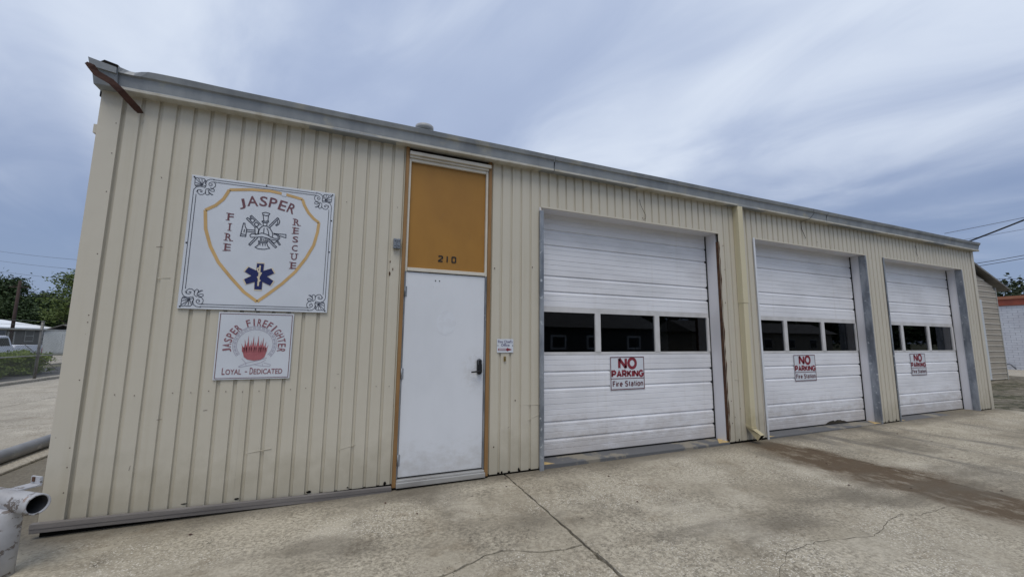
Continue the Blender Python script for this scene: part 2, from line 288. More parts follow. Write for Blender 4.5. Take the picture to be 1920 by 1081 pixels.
# ------------------------------------------------------------------ mesh helpers
class MB:
    def __init__(s): s.v = []; s.f = []; s.sm = []
    def add(s, vs, fs, smooth=False):
        n = len(s.v); s.v += [tuple(p) for p in vs]
        for q in fs: s.f.append([n+i for i in q]); s.sm.append(smooth)
        return s
    def box(s, x0, x1, y0, y1, z0, z1):
        x0, x1 = min(x0,x1), max(x0,x1); y0, y1 = min(y0,y1), max(y0,y1); z0, z1 = min(z0,z1), max(z0,z1)
        return s.add([(x0,y0,z0),(x1,y0,z0),(x1,y1,z0),(x0,y1,z0),(x0,y0,z1),(x1,y0,z1),(x1,y1,z1),(x0,y1,z1)],
                     [(3,2,1,0),(4,5,6,7),(0,1,5,4),(1,2,6,5),(2,3,7,6),(3,0,4,7)])
    def hexa(s, p):   # 8 corners, bottom ring then top ring, counter-clockwise from above
        return s.add(p, [(3,2,1,0),(4,5,6,7),(0,1,5,4),(1,2,6,5),(2,3,7,6),(3,0,4,7)])
    def tube(s, pts, rad, n=10, cap=True, smooth=True):
        pts = [Vector(p) for p in pts]; rads = rad if isinstance(rad, (list, tuple)) else [rad]*len(pts)
        vs = []; ref = None
        for i, p in enumerate(pts):
            d = (pts[min(i+1, len(pts)-1)]-pts[max(i-1, 0)]).normalized()
            if ref is None: ref = Vector((0,0,1)) if abs(d.z) < .9 else Vector((1,0,0))
            a = d.cross(ref).normalized(); b = a.cross(d).normalized(); ref = b
            vs += [p + rads[i]*(math.cos(2*math.pi*k/n)*a + math.sin(2*math.pi*k/n)*b) for k in range(n)]
        fs = [(i*n+k, i*n+(k+1) % n, (i+1)*n+(k+1) % n, (i+1)*n+k) for i in range(len(pts)-1) for k in range(n)]
        s.add(vs, [q[::-1] for q in fs], smooth)
        if cap:
            o = len(s.v)-len(vs)
            s.f.append([o+k for k in range(n)]); s.sm.append(False)
            s.f.append([o+(len(pts)-1)*n+k for k in range(n)][::-1]); s.sm.append(False)
        return s
    def prism(s, poly, axis, a0, a1):
        """poly: 2-D outline extruded along axis ('x','y','z')"""
        def P(u, v, t): return {'x': (t,u,v), 'y': (u,t,v), 'z': (u,v,t)}[axis]
        n = len(poly)
        vs = [P(u, v, a0) for u, v in poly] + [P(u, v, a1) for u, v in poly]
        return s.add(vs, [list(range(n))[::-1], list(range(n, 2*n))] + [(i, (i+1) % n, n+(i+1) % n, n+i) for i in range(n)])
    def strip(s, prof, x0, x1):
        """open profile of (y,z) swept along x"""
        n = len(prof)
        return s.add([(x0,y,z) for y,z in prof]+[(x1,y,z) for y,z in prof], [(i, i+1, n+i+1, n+i) for i in range(n-1)])
    def stroke(s, pts, wd, y):
        """flat line of width wd on the plane y, pts are (x,z)"""
        P = [Vector(p) for p in pts]; Lp = []; Rp = []; cl = len(P) > 3 and (P[0]-P[-1]).length < 1e-6
        for i, p in enumerate(P):
            a = P[i-1] if i else (P[-2] if cl else None); b = P[i+1] if i < len(P)-1 else (P[1] if cl else None)
            d1 = (p-a).normalized() if a is not None else None; d2 = (b-p).normalized() if b is not None else None
            if d1 is None: d1 = d2
            if d2 is None: d2 = d1
            t = d1+d2; t = t.normalized() if t.length > 1e-4 else d1
            nn = Vector((-t.y, t.x)); k = 1/max(.6, abs(nn.dot(Vector((-d1.y, d1.x)))))
            Lp.append(p+nn*wd/2*k); Rp.append(p-nn*wd/2*k)
        n = len(P)
        return s.add([(p.x,y,p.y) for p in Lp]+[(p.x,y,p.y) for p in Rp], [(i, i+1, n+i+1, n+i) for i in range(n-1)])
    def flat(s, poly, y): return s.add([(x,y,z) for x,z in poly], [list(range(len(poly)))])
    def mesh(s, name):
        me = bpy.data.meshes.new(name); me.from_pydata(s.v, [], s.f)
        me.polygons.foreach_set('use_smooth', s.sm); me.update(); return me
    def build(s, name, mat, parent=None, fix=True, bevel=0):
        me = s.mesh(name)
        if fix:
            bm = bmesh.new(); bm.from_mesh(me); bmesh.ops.recalc_face_normals(bm, faces=bm.faces); bm.to_mesh(me); bm.free()
        me.materials.append(MATS[mat]); return link(name, me, parent, bevel)
def link(name, me, parent=None, bevel=0):
    o = bpy.data.objects.new(name, me); COL.objects.link(o)
    if parent: o.parent = parent
    if bevel:
        b = o.modifiers.new('bevel', 'BEVEL'); b.width = bevel; b.segments = 2; b.limit_method = 'ANGLE'
    return o
def tag(o, label, cat, group=None):
    o['label'] = label; o['category'] = cat
    if group: o['group'] = group
    return o
def struct(o): o['kind'] = 'structure'; return o
def thing(name, label, cat, loc=(0,0,0), group=None):
    o = bpy.data.objects.new(name, None); COL.objects.link(o); o.location = loc; o.empty_display_size = .1
    return tag(o, label, cat, group)
def move(o, v):            # shift a mesh so its data is relative to the parent's base
    o.data.transform(Matrix.Translation(-Vector(v)))
def text_pts(txt, bold=0.0):
    cu = bpy.data.curves.new('t', 'FONT'); cu.body = txt; cu.size = 1; cu.offset = bold; cu.resolution_u = 3
    ob = bpy.data.objects.new('t', cu); me = bpy.data.meshes.new_from_object(ob)
    v = [(p.co.x, p.co.y) for p in me.vertices]; f = [tuple(q.vertices) for q in me.polygons]
    bpy.data.objects.remove(ob); bpy.data.curves.remove(cu); bpy.data.meshes.remove(me)
    return v, f
def put_text(mb, txt, x0, x1, z0, z1, y, bold=0.0):
    """letters fitted into the rectangle"""
    v, f = text_pts(txt, bold)
    a0, a1 = min(p[0] for p in v), max(p[0] for p in v); b0, b1 = min(p[1] for p in v), max(p[1] for p in v)
    mb.add([(x0+(p[0]-a0)/(a1-a0)*(x1-x0), y, z0+(p[1]-b0)/(b1-b0)*(z1-z0)) for p in v], f)
def put_letter(mb, ch, cx, cz, wd, ht, ang, y, bold=0.0):
    v, f = text_pts(ch, bold)
    a0, a1 = min(p[0] for p in v), max(p[0] for p in v); b0, b1 = min(p[1] for p in v), max(p[1] for p in v)
    c, s = math.cos(ang), math.sin(ang); out = []
    for p in v:
        u = ((p[0]-a0)/max(1e-6, a1-a0)-.5)*wd; t = ((p[1]-b0)/(b1-b0)-.5)*ht
        out.append((cx+u*c-t*s, y, cz+u*s+t*c))
    mb.add(out, f)
# emblem line work, measured on the sign board in metres from its lower left corner
EMBLEM = [[[0.438,0.834],[0.45,0.833],[0.454,0.802],[0.468,0.777],[0.466,0.706],[0.422,0.707],[0.438,0.834]],[[0.451,0.775],[0.448,0.743]],[[0.426,0.726],[0.463,0.723]],[[0.469,0.774],[0.533,0.774]],[[0.468,0.755],[0.535,0.755]],[[0.691,0.759],[0.745,0.76],[0.8,0.761],[0.802,0.728],[0.75,0.741]],[[0.53,0.81],[0.458,0.88],[0.466,0.891],[0.482,0.881],[0.497,0.9],[0.486,0.906],[0.498,0.917],[0.586,0.832]],[[0.487,0.872],[0.506,0.891],[0.53,0.869],[0.511,0.845],[0.487,0.872]],[[0.524,0.834],[0.541,0.856],[0.567,0.834],[0.547,0.81],[0.524,0.834]],[[0.648,0.829],[0.714,0.921],[0.727,0.915],[0.657,0.815]],[[0.728,0.907],[0.738,0.886],[0.732,0.858],[0.714,0.841],[0.705,0.845],[0.715,0.856],[0.722,0.874],[0.719,0.891]],[[0.585,0.953],[0.613,0.963],[0.647,0.955],[0.64,0.937],[0.616,0.929],[0.59,0.936],[0.585,0.953]],[[0.593,0.931],[0.603,0.873]],[[0.638,0.932],[0.636,0.877]],[[0.589,0.874],[0.588,0.864],[0.617,0.857],[0.643,0.868],[0.642,0.88],[0.616,0.872],[0.589,0.874]],[[0.598,0.858],[0.6,0.833]],[[0.631,0.859],[0.631,0.829]],[[0.566,0.741],[0.568,0.77],[0.576,0.801],[0.599,0.826],[0.632,0.827],[0.658,0.81],[0.681,0.773],[0.688,0.744],[0.685,0.724]],[[0.61,0.807],[0.61,0.755]],[[0.633,0.807],[0.645,0.784],[0.657,0.736]],[[0.533,0.806],[0.551,0.808],[0.567,0.785],[0.562,0.741],[0.542,0.734],[0.533,0.806]],[[0.502,0.71],[0.499,0.724],[0.512,0.738],[0.536,0.74],[0.548,0.734],[0.596,0.754],[0.638,0.744],[0.672,0.723],[0.707,0.711],[0.736,0.714],[0.736,0.734],[0.716,0.752],[0.695,0.754]],[[0.502,0.71],[0.515,0.702],[0.55,0.708],[0.599,0.717],[0.64,0.709],[0.691,0.695],[0.733,0.694],[0.75,0.716],[0.746,0.74],[0.728,0.756],[0.695,0.762]],[[0.543,0.7],[0.496,0.632],[0.507,0.623],[0.565,0.704]],[[0.591,0.707],[0.587,0.68]],[[0.632,0.706],[0.634,0.677]],[[0.573,0.673],[0.576,0.661],[0.612,0.655],[0.648,0.666],[0.647,0.678],[0.611,0.67],[0.573,0.673]],[[0.581,0.657],[0.571,0.629],[0.55,0.61],[0.575,0.596],[0.624,0.595],[0.672,0.61],[0.655,0.627],[0.642,0.661]],[[0.587,0.65],[0.589,0.631]],[[0.61,0.65],[0.612,0.628]],[[0.63,0.652],[0.632,0.63]],[[0.6,0.705],[0.6,0.678]],[[0.616,0.702],[0.618,0.678]],[[0.641,0.697],[0.718,0.619],[0.729,0.63],[0.651,0.706]],[[0.72,0.693],[0.749,0.651],[0.759,0.657],[0.726,0.701]],[[0.679,0.686],[0.702,0.664],[0.722,0.678]]]
STAR = [[0.578,0.452],[0.637,0.454],[0.637,0.385],[0.701,0.413],[0.728,0.367],[0.671,0.332],[0.727,0.292],[0.702,0.245],[0.636,0.277],[0.636,0.203],[0.575,0.202],[0.572,0.273],[0.508,0.247],[0.485,0.293],[0.541,0.33],[0.485,0.366],[0.513,0.413],[0.578,0.383]]
STAFF = [[0.606,0.435],[0.603,0.236]]
SNAKE = [[0.606,0.409],[0.59,0.407],[0.585,0.395],[0.597,0.37],[0.62,0.362],[0.611,0.337],[0.594,0.322],[0.606,0.298],[0.615,0.289],[0.6,0.27],[0.606,0.251]]
SHIELD = [[[0.3,1.143],[0.478,1.173],[0.634,1.182],[0.772,1.167],[0.921,1.139]],[[0.921,1.139],[0.942,1.08],[0.983,1.008],[1.034,0.952],[1.085,0.916]],[[1.085,0.916],[1.079,0.819],[1.052,0.678],[0.99,0.537],[0.907,0.396],[0.802,0.271],[0.688,0.16],[0.606,0.086]],[[0.606,0.086],[0.492,0.175],[0.376,0.307],[0.271,0.439],[0.197,0.584],[0.147,0.744],[0.129,0.921]],[[0.129,0.921],[0.205,0.977],[0.262,1.049],[0.3,1.143]]]
CORNER = [[[-0.002,1.245],[0.01,1.237],[0.011,1.201],[0.012,1.172],[0.019,1.159],[0.04,1.16],[0.066,1.166],[0.076,1.175],[0.092,1.165],[0.099,1.181],[0.089,1.198],[0.093,1.223],[0.078,1.238],[0.055,1.239],[0.037,1.236],[0.021,1.239],[0.01,1.237]],[[0.069,1.176],[0.013,1.23]],[[0.069,1.176],[0.037,1.229]],[[0.069,1.176],[0.062,1.233]],[[0.069,1.176],[0.087,1.227]],[[0.069,1.176],[0.014,1.192]],[[0.069,1.176],[0.017,1.166]],[[0.159,1.244],[0.124,1.24],[0.102,1.225],[0.095,1.199],[0.098,1.171],[0.093,1.156]],[[0.18,1.217],[0.157,1.218],[0.134,1.213],[0.12,1.201],[0.119,1.186],[0.13,1.175],[0.144,1.183],[0.145,1.195],[0.132,1.195]],[[0.157,1.218],[0.17,1.201],[0.17,1.177],[0.154,1.155],[0.131,1.156]],[[0.006,1.095],[0.009,1.124],[0.025,1.15],[0.051,1.161],[0.074,1.158],[0.094,1.151]],[[0.031,1.103],[0.039,1.124],[0.058,1.129],[0.073,1.121],[0.073,1.107],[0.061,1.108],[0.059,1.117]],[[0.04,1.119],[0.042,1.095],[0.058,1.081],[0.08,1.084],[0.098,1.103],[0.099,1.137]],[[0.102,1.138],[0.117,1.149],[0.133,1.142],[0.151,1.152],[0.167,1.142],[0.165,1.127],[0.146,1.125],[0.125,1.136],[0.118,1.13],[0.128,1.112],[0.16,1.093],[0.148,1.091],[0.128,1.108]],[[0.101,1.113],[0.1,1.096],[0.115,1.084],[0.129,1.093],[0.123,1.117]]]
FLAME = [[[0.205,0.229],[0.213,0.203],[0.242,0.178],[0.298,0.168],[0.353,0.171],[0.385,0.187],[0.403,0.212],[0.409,0.242],[0.419,0.261],[0.396,0.268],[0.382,0.235],[0.366,0.287],[0.346,0.255],[0.329,0.3],[0.316,0.287],[0.301,0.267],[0.28,0.261],[0.266,0.293],[0.247,0.261],[0.23,0.267],[0.208,0.267],[0.205,0.229]]]
TONGUES = [[[0.183,0.312],[0.202,0.274],[0.214,0.261],[0.196,0.286]],[[0.191,0.338],[0.205,0.299],[0.219,0.267],[0.227,0.267],[0.211,0.299]],[[0.209,0.389],[0.218,0.344],[0.21,0.312],[0.23,0.267],[0.244,0.261],[0.232,0.312],[0.224,0.344]],[[0.261,0.39],[0.265,0.344],[0.251,0.306],[0.269,0.261],[0.29,0.267],[0.284,0.312],[0.27,0.351]],[[0.322,0.39],[0.328,0.351],[0.315,0.306],[0.324,0.261],[0.345,0.267],[0.339,0.313],[0.331,0.351]],[[0.366,0.371],[0.372,0.326],[0.36,0.293],[0.375,0.248],[0.391,0.261],[0.385,0.3]],[[0.418,0.352],[0.421,0.307],[0.404,0.274],[0.404,0.235],[0.42,0.248],[0.428,0.287]],[[0.295,0.345],[0.3,0.312],[0.295,0.28],[0.308,0.255],[0.311,0.287]],[[0.246,0.344],[0.243,0.312],[0.246,0.267],[0.263,0.267],[0.251,0.306]],[[0.351,0.345],[0.348,0.313],[0.349,0.261],[0.363,0.261],[0.356,0.306]],[[0.187,0.261],[0.205,0.229],[0.222,0.229],[0.209,0.255]]]
HOSES = [[[0.193,0.121],[0.255,0.152],[0.331,0.168],[0.412,0.196]],[[0.193,0.112],[0.279,0.127],[0.365,0.151],[0.403,0.177]],[[0.193,0.121],[0.193,0.112]],[[0.209,0.191],[0.244,0.152]],[[0.317,0.133],[0.385,0.119],[0.441,0.115],[0.445,0.132],[0.388,0.151]],[[0.245,0.146],[0.249,0.127]],[[0.377,0.145],[0.382,0.122]]]
# ------------------------------------------------------------------ ground
def gz(x): return -.035+.005*x
g = MB(); g.add([(-700,-700,-.36),(900,-700,-.36),(900,900,-.36),(-700,900,-.36)], [(0,1,2,3)])
struct(g.build('ground', 'ground_earth'))
# concrete apron: a dark bed with poured slabs on it, open joints between them
pv = MB(); pv.hexa([(-1.30,-9.0,-.34),(15.83,-9.0,-.34),(15.83,.6,-.34),(-1.30,.6,-.34),(-1.30,-9.0,-.075),(15.83,-9.0,-.0),(15.83,.6,-.0),(-1.30,.6,-.075)])
pave = struct(pv.build('pavement', 'subsoil'))
def jag(p, q, n, amp, seed):
    rnd = random.Random(seed); out = []
    for i in range(n+1):
        t = i/n; k = amp if 0 < i < n else 0
        out.append((p[0]+(q[0]-p[0])*t+rnd.uniform(-k, k), p[1]+(q[1]-p[1])*t+rnd.uniform(-k, k)))
    return out
def slab(poly, name='slab'):
    mb = MB(); n = len(poly)
    vs = [(x, y, gz(x)) for x, y in poly]+[(x, y, gz(x)-.06) for x, y in poly]
    mb.add(vs, [list(range(n))]+[(i, (i+1) % n, n+(i+1) % n, n+i) for i in range(n)])
    return mb.build(name, 'apron', pave)
crk = [(-1.33,-.98),(-.6,-1.06),(.1,-1.22),(.55,-1.17),(1.1,-1.36),(1.7,-1.42),(2.3,-1.62)]
k2 = [(2.79,-1.668),(2.84,-1.65),(2.891,-1.63),(2.95,-1.60),(3.0,-1.59),(3.063,-1.563),(3.11,-1.535),(3.17,-1.53),(3.24,-1.519),(3.33,-1.55),(3.415,-1.603),(3.5,-1.64),(3.60,-1.665),(3.683,-1.677),(3.76,-1.668)]
fullcrk = []
for a, b in zip(crk, crk[1:]+[k2[0]]): fullcrk += jag(a, b, 9, .016, int(a[0]*100)+999)[:-1]
fullcrk += k2
jl = jag((3.855,.55), (3.845,-1.66), 26, .007, 4); jl2 = jag((3.838,-1.675), (3.855,-9), 110, .010, 5)
slab([(-1.33,.55)] + [(x, y+.010+.006*math.sin(x*37)) for x, y in fullcrk] + [(3.845,-1.662)] + jl[::-1])
slab([(x, y-.008+.005*math.sin(x*23)) for x, y in fullcrk] + [(3.842,-1.67)] + jl2 + [(-1.33,-9)])
jr = jag((3.868,.55), (3.872,-9), 150, .009, 6); j2l = jag((8.24,.55), (8.33,-9), 60, .006, 8)
slab(jr + j2l[::-1]); j2r = [(x+.012, y) for x, y in j2l]
slab(j2r + [(15.85,-9),(15.85,.55)])
def crackline(pts, wd, seed):
    out = []
    for i, (a, b) in enumerate(zip(pts, pts[1:])): out += jag(a, b, 7, .012, seed+i)[:-1]
    out.append(pts[-1]); mb = MB(); n = len(out); rnd = random.Random(seed); ws = [wd*rnd.uniform(.3, 1) for _ in out]
    mb.add([(x, y+ws[i]/2, gz(x)+.003) for i, (x, y) in enumerate(out)]+[(x, y-ws[i]/2, gz(x)+.003) for i, (x, y) in enumerate(out)], [(i, i+1, n+i+1, n+i) for i in range(n-1)])
    mb.build('crack', 'subsoil', pave)
crackline([(4.7,-2.55),(5.14,-2.325),(5.519,-2.294),(6.041,-2.415),(6.379,-2.334),(6.733,-2.268),(6.895,-2.348),(7.314,-2.343)], .0045, 31)
# fallen leaves and grit on the slabs
rnd = random.Random(3); lv = MB()
for i in range(70):
    x, y = rnd.uniform(.3, 12), -abs(rnd.gauss(0, 1.3))-.05; a = rnd.uniform(0, 6.28); s = rnd.uniform(.006, .02); z = gz(x)+.004
    c, d = math.cos(a)*s, math.sin(a)*s
    lv.add([(x+c, y+d, z), (x-d*.4, y+c*.4, z+s*.4), (x-c, y-d, z+.003), (x+d*.4, y-c*.4, z)], [(0,1,2,3)])
o = lv.build('leaf_litter', 'rust', None, fix=False); tag(o, 'tiny scattered dark leaves and grit on the concrete apron', 'litter'); o['kind'] = 'stuff'
# ground left of the station: kerb, lot, street
kb = MB(); kb.box(-1.86,-1.335,-9,19,-.3,.0); struct(kb.build('kerb', 'lot_concrete', bevel=.015))
lot = MB(); lot.box(-7.7,-1.865,-9,22,-.34,-.075); lot = struct(lot.build('parking_lot', 'subsoil'))
def lslab(poly):
    mb = MB(); mb.prism(poly, 'z', -.12, -.068); mb.build('slab', 'lot_concrete', lot)
ys = [-8.9,-3.2,2.2,5.6,8.9,12.4,16.2,21.9]
for a, b in zip(ys, ys[1:]):
    for x0, x1 in ((-7.65,-4.79),(-4.77,-1.88)): lslab([(x0,a+.012),(x1,a+.012),(x1,b-.012),(x0,b-.012)])
yd = MB(); yd.box(-1.33,-.02,.56,19,-.3,-.03); struct(yd.build('side_yard', 'apron'))
st = MB(); st.box(-12.6,-7.72,-20,60,-.35,-.2); struct(st.build('side_street', 'asphalt'))
dv = MB(); dv.box(-26,-15.2,27.5,45,-.35,-.28); struct(dv.build('driveway', 'lot_concrete'))
rl = MB(); rl.box(15.86,30.5,-9,30,-.34,.03); struct(rl.build('dirt_lot', 'dirt_lot'))
rp = MB(); rp.box(30.5,60,-9,30,-.34,.035); struct(rp.build('alley', 'lot_concrete'))
fr = MB(); fr.box(-60,90,-18,-9.05,-.34,-.06); struct(fr.build('front_road', 'asphalt'))

# ------------------------------------------------------------------ fire station
ST = thing('fire_station', 'long low cream ribbed metal fire station with three white garage doors', 'building')
PIT_, P0 = .129857, .277
WTOP = 3.70
def sheet_prof(x0, x1, yo):
    pts = [(x0, yo)]
    i = math.ceil((x0-.03-P0)/PIT_)
    while True:
        c = P0+PIT_*i
        if c-.018 > x1: break
        for dx, dy in ((-.0165,0),(-.0105,.017),(.0105,.017),(.0165,0)):
            if x0+.001 < c+dx < x1-.001: pts.append((c+dx, yo+dy))
        i += 1
    pts.append((x1, yo)); return pts
def wall_sheets(x0, x1, z0, z1):
    k = math.floor((x0-P0)/(PIT_*7))-1; cuts = [x0]
    while True:
        c = P0+PIT_*(7*k+.42); k += 1
        if c >= x1-.05: break
        if c > x0+.05: cuts.append(c)
    cuts.append(x1)
    for j, (a, b) in enumerate(zip(cuts, cuts[1:])):
        pr = sheet_prof(a, b+.012 if b < x1 else b, -.0016*(j % 2)); n = len(pr)
        zb = z0(a) if callable(z0) else z0; zc = z0(b) if callable(z0) else z0
        mb = MB()
        lv_ = [0, .5, 1] if z1-zb > 1 else [0, 1]
        for t in lv_: mb.v += [(x, y, (zb+(zc-zb)*(x-a)/(b-a))*(1-t)+z1*t) for x, y in pr]
        for r_ in range(len(lv_)-1):
            for i in range(n-1): mb.f.append([r_*n+i, r_*n+i+1, (r_+1)*n+i+1, (r_+1)*n+i]); mb.sm.append(False)
        mb.build('wall_sheet', 'cream_wall', ST, fix=False)
BAYS = [(4.33,7.43,5.845),(8.24,11.33,9.76),(11.95,15.07,13.455)]
HZ = 3.19
wall_sheets(.13, 2.617, .035, WTOP)
wall_sheets(3.65, 4.33, lambda x: gz(x)+.02, WTOP)
for xl, xr, _ in BAYS: wall_sheets(xl, xr, HZ, WTOP)
wall_sheets(7.43, 8.24, lambda x: gz(x)+.03, WTOP); wall_sheets(11.33, 11.95, lambda x: gz(x)+.02, WTOP); wall_sheets(15.07, 15.63, lambda x: gz(x)+.02, WTOP)
# wall core behind the sheets, end walls, floor
core = MB()
for a, b, z0, z1 in ((.0,2.6,-.05,3.72),(3.66,4.30,-.05,3.72),(7.46,8.21,-.05,3.72),(11.36,11.92,-.05,3.72),(15.10,15.72,-.05,3.72),(4.30,7.46,3.215,3.72),(8.21,11.36,3.215,3.72),(11.92,15.10,3.215,3.72),(2.6,3.66,3.67,3.72)):
    core.box(a, b, .036, .2, z0, z1)
core.build('wall_core', 'shed_shadow', ST)
ew = MB(); ew.prism([(.21,-.1),(11.9,-.1),(11.9,3.80),(6,4.28),(.21,3.83)], 'x', 0,.15); ew.build('end_wall', 'cream_wall', ST)
ew = MB(); ew.prism([(.21,-.1),(11.9,-.1),(11.9,3.80),(6,4.28),(.21,3.83)], 'x', 15.57,15.72); ew.build('end_wall', 'cream_wall', ST)
ew = MB(); ew.box(0,15.72,11.91,12.05,-.1,3.82); ew.build('back_wall', 'cream_wall', ST)
fl = MB(); fl.box(.16,15.56,.62,11.9,-.1,.03); fl.build('floor', 'interior', ST)
# corner trims wrap the end walls
for x0, x1, sx in ((-.012,.135,-.012),(15.615,15.735,15.722)):
    ct = MB(); ct.box(x0, x1, -.014, -.004, .045, WTOP); ct.box(sx, sx+.012, -.003, .14, .045, WTOP); ct.build('corner_trim', 'cream_trim', ST)
# screw heads and rusted weep holes
scw = MB(); rnd = random.Random(12)
def screw(x, z, y=-.006, r=.005):
    n = 8; scw.add([(x+r*math.cos(k*6.283/n), y, z+r*math.sin(k*6.283/n)) for k in range(n)]+[(x, y-.004, z)], [(k, (k+1) % n, n) for k in range(n)])
for z in (.28,.47,.62,1.15,1.62,1.68,2.2,2.75,3.1,3.38): screw(.112, z, -.0145, .0045)
for i in range(18):
    x = P0+PIT_*i+.065
    if rnd.random() < .7: screw(x, 1.02+rnd.uniform(-.01,.01), r=.004)
    if rnd.random() < .5: screw(x, 2.95+rnd.uniform(-.02,.02), r=.004)
for x, z in ((7.52,3.0),(7.53,2.62),(7.5,2.1),(7.55,1.2),(7.5,.62),(7.56,.38),(7.5,.3),(7.68,.5),(3.72,.3),(3.98,.8),(4.2,2.4),(3.70,2.35),(5.95,3.25),(13.3,3.3),(9.9,3.3)): screw(x, z, r=.008)
scw.build('screw_heads', 'rust', ST, fix=False)['kind'] = 'stuff'
def blob(cx, cz, w_, h_, y, seed):
    rr = random.Random(seed); return [(cx+w_/2*math.cos(a)*rr.uniform(.75,1.1), cz+h_/2*math.sin(a)*rr.uniform(.75,1.1)) for a in [k*6.283/12 for k in range(12)]], y
for i, (x, z, a, b) in enumerate(((1.28,.075,.04,.016),(1.86,.058,.045,.026),(2.55,.05,.03,.042),(.9,.085,.05,.010),(2.2,.055,.02,.012),(3.82,.012,.024,.036),(4.03,.024,.026,.04),(7.62,.05,.024,.036),(11.55,.065,.03,.036),(11.8,.065,.03,.036),(2.5,2.33,.012,.03),(2.53,2.25,.012,.03),(2.5,2.2,.02,.05))):
    mb = MB(); p, y = blob(x, z, a, b, -.0058, i); mb.flat(p, y); mb.build('rust_hole', 'rust_edge' if i > 9 else 'void_black', ST, fix=False)
# creases knocked into the sheets
for i, (x0, z0, x1, z1) in enumerate(((1.32,.46,1.52,.48),(2.1,.42,2.25,.45),(.53,2.02,.62,2.025),(4.05,.75,4.3,.73),(4.1,.55,4.3,.62),(7.75,.92,7.6,.93))):
    mb = MB(); mb.hexa([(x0,-.002,z0-.004),(x1,-.002,z1-.004),(x1,.004,z1-.004),(x0,.004,z0-.004),(x0,-.002,z0+.004),(x1,-.007,z1+.004),(x1,.004,z1+.004),(x0,.004,z0+.004)]); mb.build('crease', 'cream_wall', ST)
# grey base board hung over the open foot of the wall
bb = MB(); bb.hexa([(-.04,-.05,.012),(2.612,-.05,-.04),(2.612,-.012,-.04),(-.04,-.012,.012),(-.04,-.05,.082),(2.612,-.05,.025),(2.612,-.012,.025),(-.04,-.012,.082)])
bb.build('base_board', 'base_board', ST, bevel=.004)
bl = MB(); bl.hexa([(-.04,-.054,.045),(2.612,-.054,-.006),(2.612,-.05,-.006),(-.04,-.05,.045),(-.04,-.053,.078),(2.612,-.053,.022),(2.612,-.05,.022),(-.04,-.05,.078)]); bl.build('board_lip', 'base_board', ST)
bv = MB(); bv.box(-.0,2.6,.0,.03,-.12,.034); bv.build('foot_gap', 'void_black', ST)
for a, b in ((3.65,4.3),(7.46,8.21),(11.36,11.92),(15.10,15.7)):
    bv = MB(); bv.box(a, b, .004, .03, -.05, gz(a)+.03); bv.build('foot_gap', 'void_black', ST)
# ---- gutter and roof
gp = [(.02,3.668),(-.095,3.655),(-.106,3.662),(-.107,3.683),(-.098,3.690),(-.112,3.788),(-.136,3.796),(-.15,3.842),(-.135,3.852),(-.125,3.846),(-.10,3.70),(.0,3.69)]
def gutter(x0, x1, dent=False, lipmat='gutter_metal'):
    n = len(gp); xs = [x0+(x1-x0)*(i/40)**(1.6 if dent else 1) for i in range(41)]; mb = MB(); rr = random.Random(int(x0*10))
    for x in xs:
        wv = .004*math.sin(x*2.1+.4)+.002*math.sin(x*5.3)
        for j, (y, z) in enumerate(gp):
            dz = wv*.6
            if dent:
                t = x-x0
                k = math.exp(-((t-.09)/.07)**2)
                if j in (7,8,9): dz -= .016*k-.006*math.exp(-((t-.45)/.3)**2); y += .03*k
                if j in (5,6): dz -= .004*k
            mb.v.append((x, y+wv*.5, z+dz))
    for i in range(40):
        for j in range(n-1):
            mb.f.append([i*n+j, i*n+j+1, (i+1)*n+j+1, (i+1)*n+j]); mb.sm.append(False)
    mb.f.append(list(range(n))); mb.sm.append(False); mb.f.append([40*n+j for j in range(n)]); mb.sm.append(False)
    o = mb.build('gutter_section', 'gutter_metal', ST)
    lp = MB(); lp.strip([(-.094,3.6545),(-.108,3.6615),(-.1095,3.6835),(-.0975,3.6905)], x0, x1); lp.strip([(.018,3.6672),(-.096,3.6542)], x0, x1); lp.build('gutter_lip', 'gutter_lip', o, fix=False)
    return o
gutter(.13, 4.455, True); gutter(4.465, 10.045); gutter(10.055, 15.78)
ge = MB(); ge.hexa([(-.035,-.10,3.665),(.1295,-.112,3.665),(.1295,.06,3.672),(-.035,.06,3.665),(-.055,-.14,3.862),(.128,-.145,3.822),(.128,.06,3.84),(-.055,.06,3.862)])
ge = ge.build('gutter_end', 'gutter_metal', ST, bevel=.006)
gl = MB(); gl.hexa([(-.05,-.152,3.80),(.127,-.152,3.775),(.127,-.12,3.775),(-.05,-.12,3.80),(-.062,-.162,3.868),(.127,-.158,3.826),(.127,-.12,3.826),(-.062,-.12,3.868)]); gl.build('end_lip', 'gutter_metal', ge)
rf = MB(); rf.hexa([(.0,-.13,3.862),(.15,-.13,3.822),(.15,.25,3.87),(.0,.25,3.90),(.025,-.12,3.893),(.115,-.12,3.872),(.13,.25,3.91),(.025,.25,3.93)]); rf.build('torn_flashing', 'void_black', ge)
rk = MB(); rk.hexa([(-.06,.06,3.64),(.0,.06,3.66),(.0,11.9,3.66),(-.06,11.9,3.64),(-.06,.06,3.86),(.0,.06,3.86),(.0,11.9,3.86),(-.06,11.9,3.86)]); rk.build('rake_trim', 'void_black', ST)
roof = MB(); roof.add([(-.06,-.06,3.835),(15.79,-.06,3.835),(15.79,6,4.32),(-.06,6,4.32),(15.79,12.15,3.83),(-.06,12.15,3.83),(-.06,-.06,3.80),(15.79,-.06,3.80),(15.79,6,4.285),(-.06,6,4.285),(15.79,12.15,3.80),(-.06,12.15,3.80)],
    [(0,1,2,3),(3,2,4,5),(9,8,7,6),(11,10,8,9),(6,7,1,0),(5,4,10,11),(1,7,8,2),(2,8,10,4),(0,3,9,6),(3,5,11,9)])
roof = roof.build('roof', 'gutter_metal', ST)
